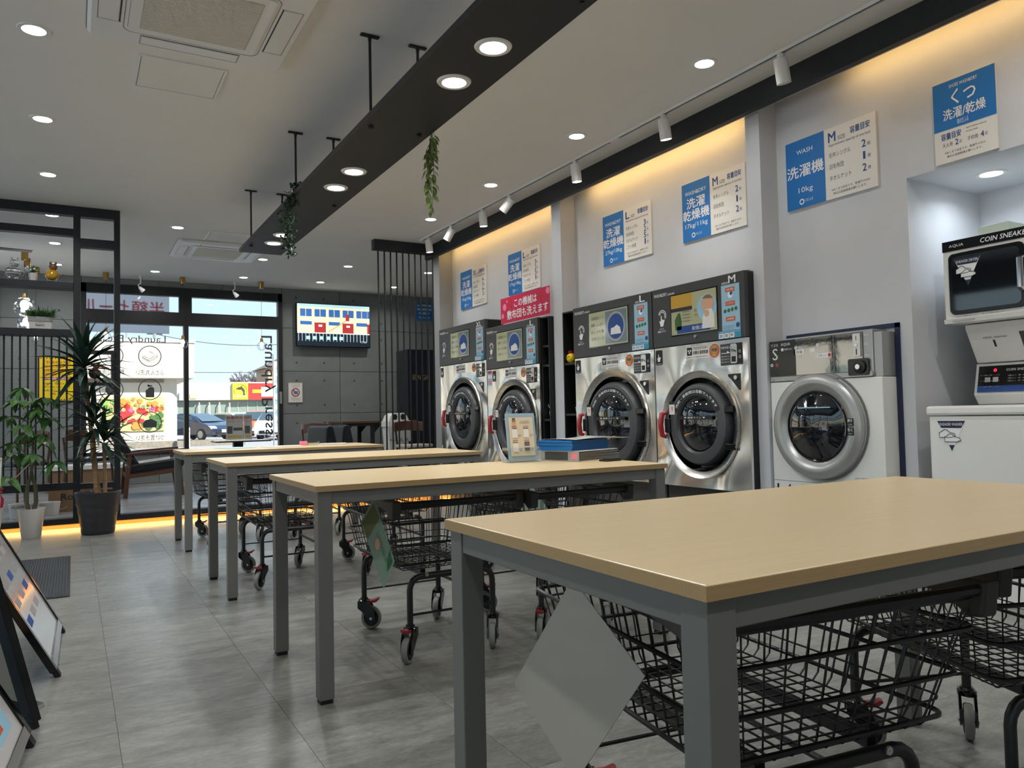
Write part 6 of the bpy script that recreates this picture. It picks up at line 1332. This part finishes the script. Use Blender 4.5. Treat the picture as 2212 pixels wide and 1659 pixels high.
# bare tree, house, pole and wires
t = T('bare_tree', 'bare winter tree above the far shop roof', 'tree', (16.0, 82, GZ))
def branch(mb, p, d, l, r, k):
    q = p+d*l; mb.tube([tuple(p), tuple(q)], r, 5, radii=[r, r*.7])
    if k == 0: return
    for j in range(3 if k > 1 else 4):
        nd = (d+Vector((rng.uniform(-.8, .8), rng.uniform(-.8, .8), rng.uniform(-.15, .6)))).normalized(); branch(mb, q, nd, l*rng.uniform(.6, .8), r*.62, k-1)
m_twig = M('bare_twig', (96, 90, 92), .9); MB().tube([(0, 0, 0), (0, 0, 3.0)], .35, 8, radii=[.4, .28]).build('trunk', m_twig, t); mb = MB()
for j in range(6): branch(mb, Vector((0, 0, 2.6)), Vector((cos(j*1.05)*.9, sin(j*1.05)*.9, .8)).normalized(), 1.35, .17, 4)
mb.build('branches', m_twig, t, kind='stuff')
t = T('far_house', 'tan house with grey roof behind the vertical lettering', 'house', (15.9, 68, GZ)); MB().box(-1.2, 3, 0, 5, 0, 5.5).build('wall', M('tan_wall', (180, 150, 124), .8), t); MB().prism([(-1.6, 5.5), (3.4, 5.5), (.9, 6.8)], -.3, 5.3, 'xz').build('roof', m_roofp, t)
for x in (-.6, .4): w1_ = MB().box(x, x+.6, -.05, 0, 4.0, 5.0).build('window', m_bezel, t); MB().box(x+.28, x+.32, -.06, -.05, 4.0, 5.0).build('sash', m_renw, w1_)
o = (5.6, 66, GZ); t = T('utility_pole', 'grey utility pole with crossarm and sagging wires beyond the cream building', 'pole', o); MB().tube([(0, 0, 0), (0, 0, 8.3)], .12, 8).build('mast', m_silver, t, smooth=True); MB().box(-.55, .55, -.05, .05, 7.9, 8.0).build('crossarm', m_bezel, t)
for A, B, sag, r in (((5.6, 66, 7.85), (18.5, 64, 7.7), .75, .025), ((5.6, 66, 4.85), (18, 64, 4.85), .05, .022)):
    A, B = Vector(A), Vector(B); MB(o).tube([tuple(A.lerp(B, k/14)-Vector((0, 0, 4*sag*(k/14)*(1-k/14)))) for k in range(15)], r, 5).build('wire', m_bezel, t)
# banner hung outside the glass and vertical flag
o = (.68, 12.25, 2.2); t = T('hung_banner', 'grey cloth banner with red lettering hung outside the top of the window', 'banner', o); MB(o).box(-.3, 1.235, 12.25, 12.256, 2.235, 2.86).build('cloth', M('grey_cloth', (150, 154, 162), .9, bump=(200, .1)), t)
m_clo = bpy.data.materials['grey_cloth']; m_clo.node_tree.nodes['Principled BSDF'].inputs['Transmission Weight'].default_value = 0.0
_n = m_clo.node_tree; _mx = _n.nodes.new('ShaderNodeMixShader'); _tr = _n.nodes.new('ShaderNodeBsdfTranslucent'); _tr.inputs[0].default_value = lin((232, 234, 238)); _mx.inputs[0].default_value = .85
_n.links.new(_n.nodes['Principled BSDF'].outputs[0], _mx.inputs[1]); _n.links.new(_tr.outputs[0], _mx.inputs[2]); _n.links.new(_mx.outputs[0], _n.nodes['Material Output'].inputs[0])
m_rcl = M('faded_red', (206, 60, 66), .8); _n = m_rcl.node_tree; _tr = _n.nodes.new('ShaderNodeBsdfTranslucent'); _tr.inputs[0].default_value = lin((236, 90, 96)); _n.links.new(_tr.outputs[0], _n.nodes['Material Output'].inputs[0]); text('半額', .96-o[0]-.22, 1.17-o[0], 2.49-o[2], 2.70-o[2], .0075, t, m_rcl, mirror=True, bold=.03); text('セール', .24-o[0]-.12, .70-o[0], 2.49-o[2], 2.70-o[2], .0075, t, m_rcl, mirror=True, bold=.03)
MB(o).tube([(-.35, 12.253, 2.87), (1.27, 12.253, 2.87)], .012, 6).build('pole', m_silver, t)
for x in (-.2, 1.2): MB(o).tube([(x, 12.253, 2.87), (x, 11.93, 3.06)], .008, 5).build('bracket', m_silver, t)
S('eave', MB().box(-3.3, 5.8, FY+.18, FY+.9, 3.05, 3.2), m_renw)
t = T('flag_banner', 'narrow white and blue vertical flag outside the right of the window', 'flag', (3.62, 16, GZ)); MB().tube([(-.06, 0, 0), (-.06, 0, 2.4)], .012, 6).build('pole', m_silver, t); c_ = MB().box(-.05, .10, -.002, .002, .8, 2.25).build('cloth', m_wink, t)
for k in range(6): text('洗濯乾燥機'[k % 5], -.03, .08, 2.02-.22*k, 2.16-.22*k, -.0035, c_, m_teal, bold=.03)
# building that stands across the road on the entrance side
o = (-26, 4, GZ); t = T('side_building', 'low cream building across the entrance car park', 'building', o); MB(o).box(-34, -26, -18, 95, GZ, 4.6).build('wall', m_ren, t); MB(o).box(-34.3, -25.7, -18.3, 95.3, 4.6, 4.9).build('roof', m_roofp, t)
for k in range(22): w1_ = MB(o).box(-26, -25.9, -15+4.8*k, -12.6+4.8*k, 1.2, 3.0).build('window', m_shopgl, t); MB(o).box(-25.9, -25.86, -13.85+4.8*k, -13.75+4.8*k, 1.2, 3.0).build('sash', m_renw, w1_)
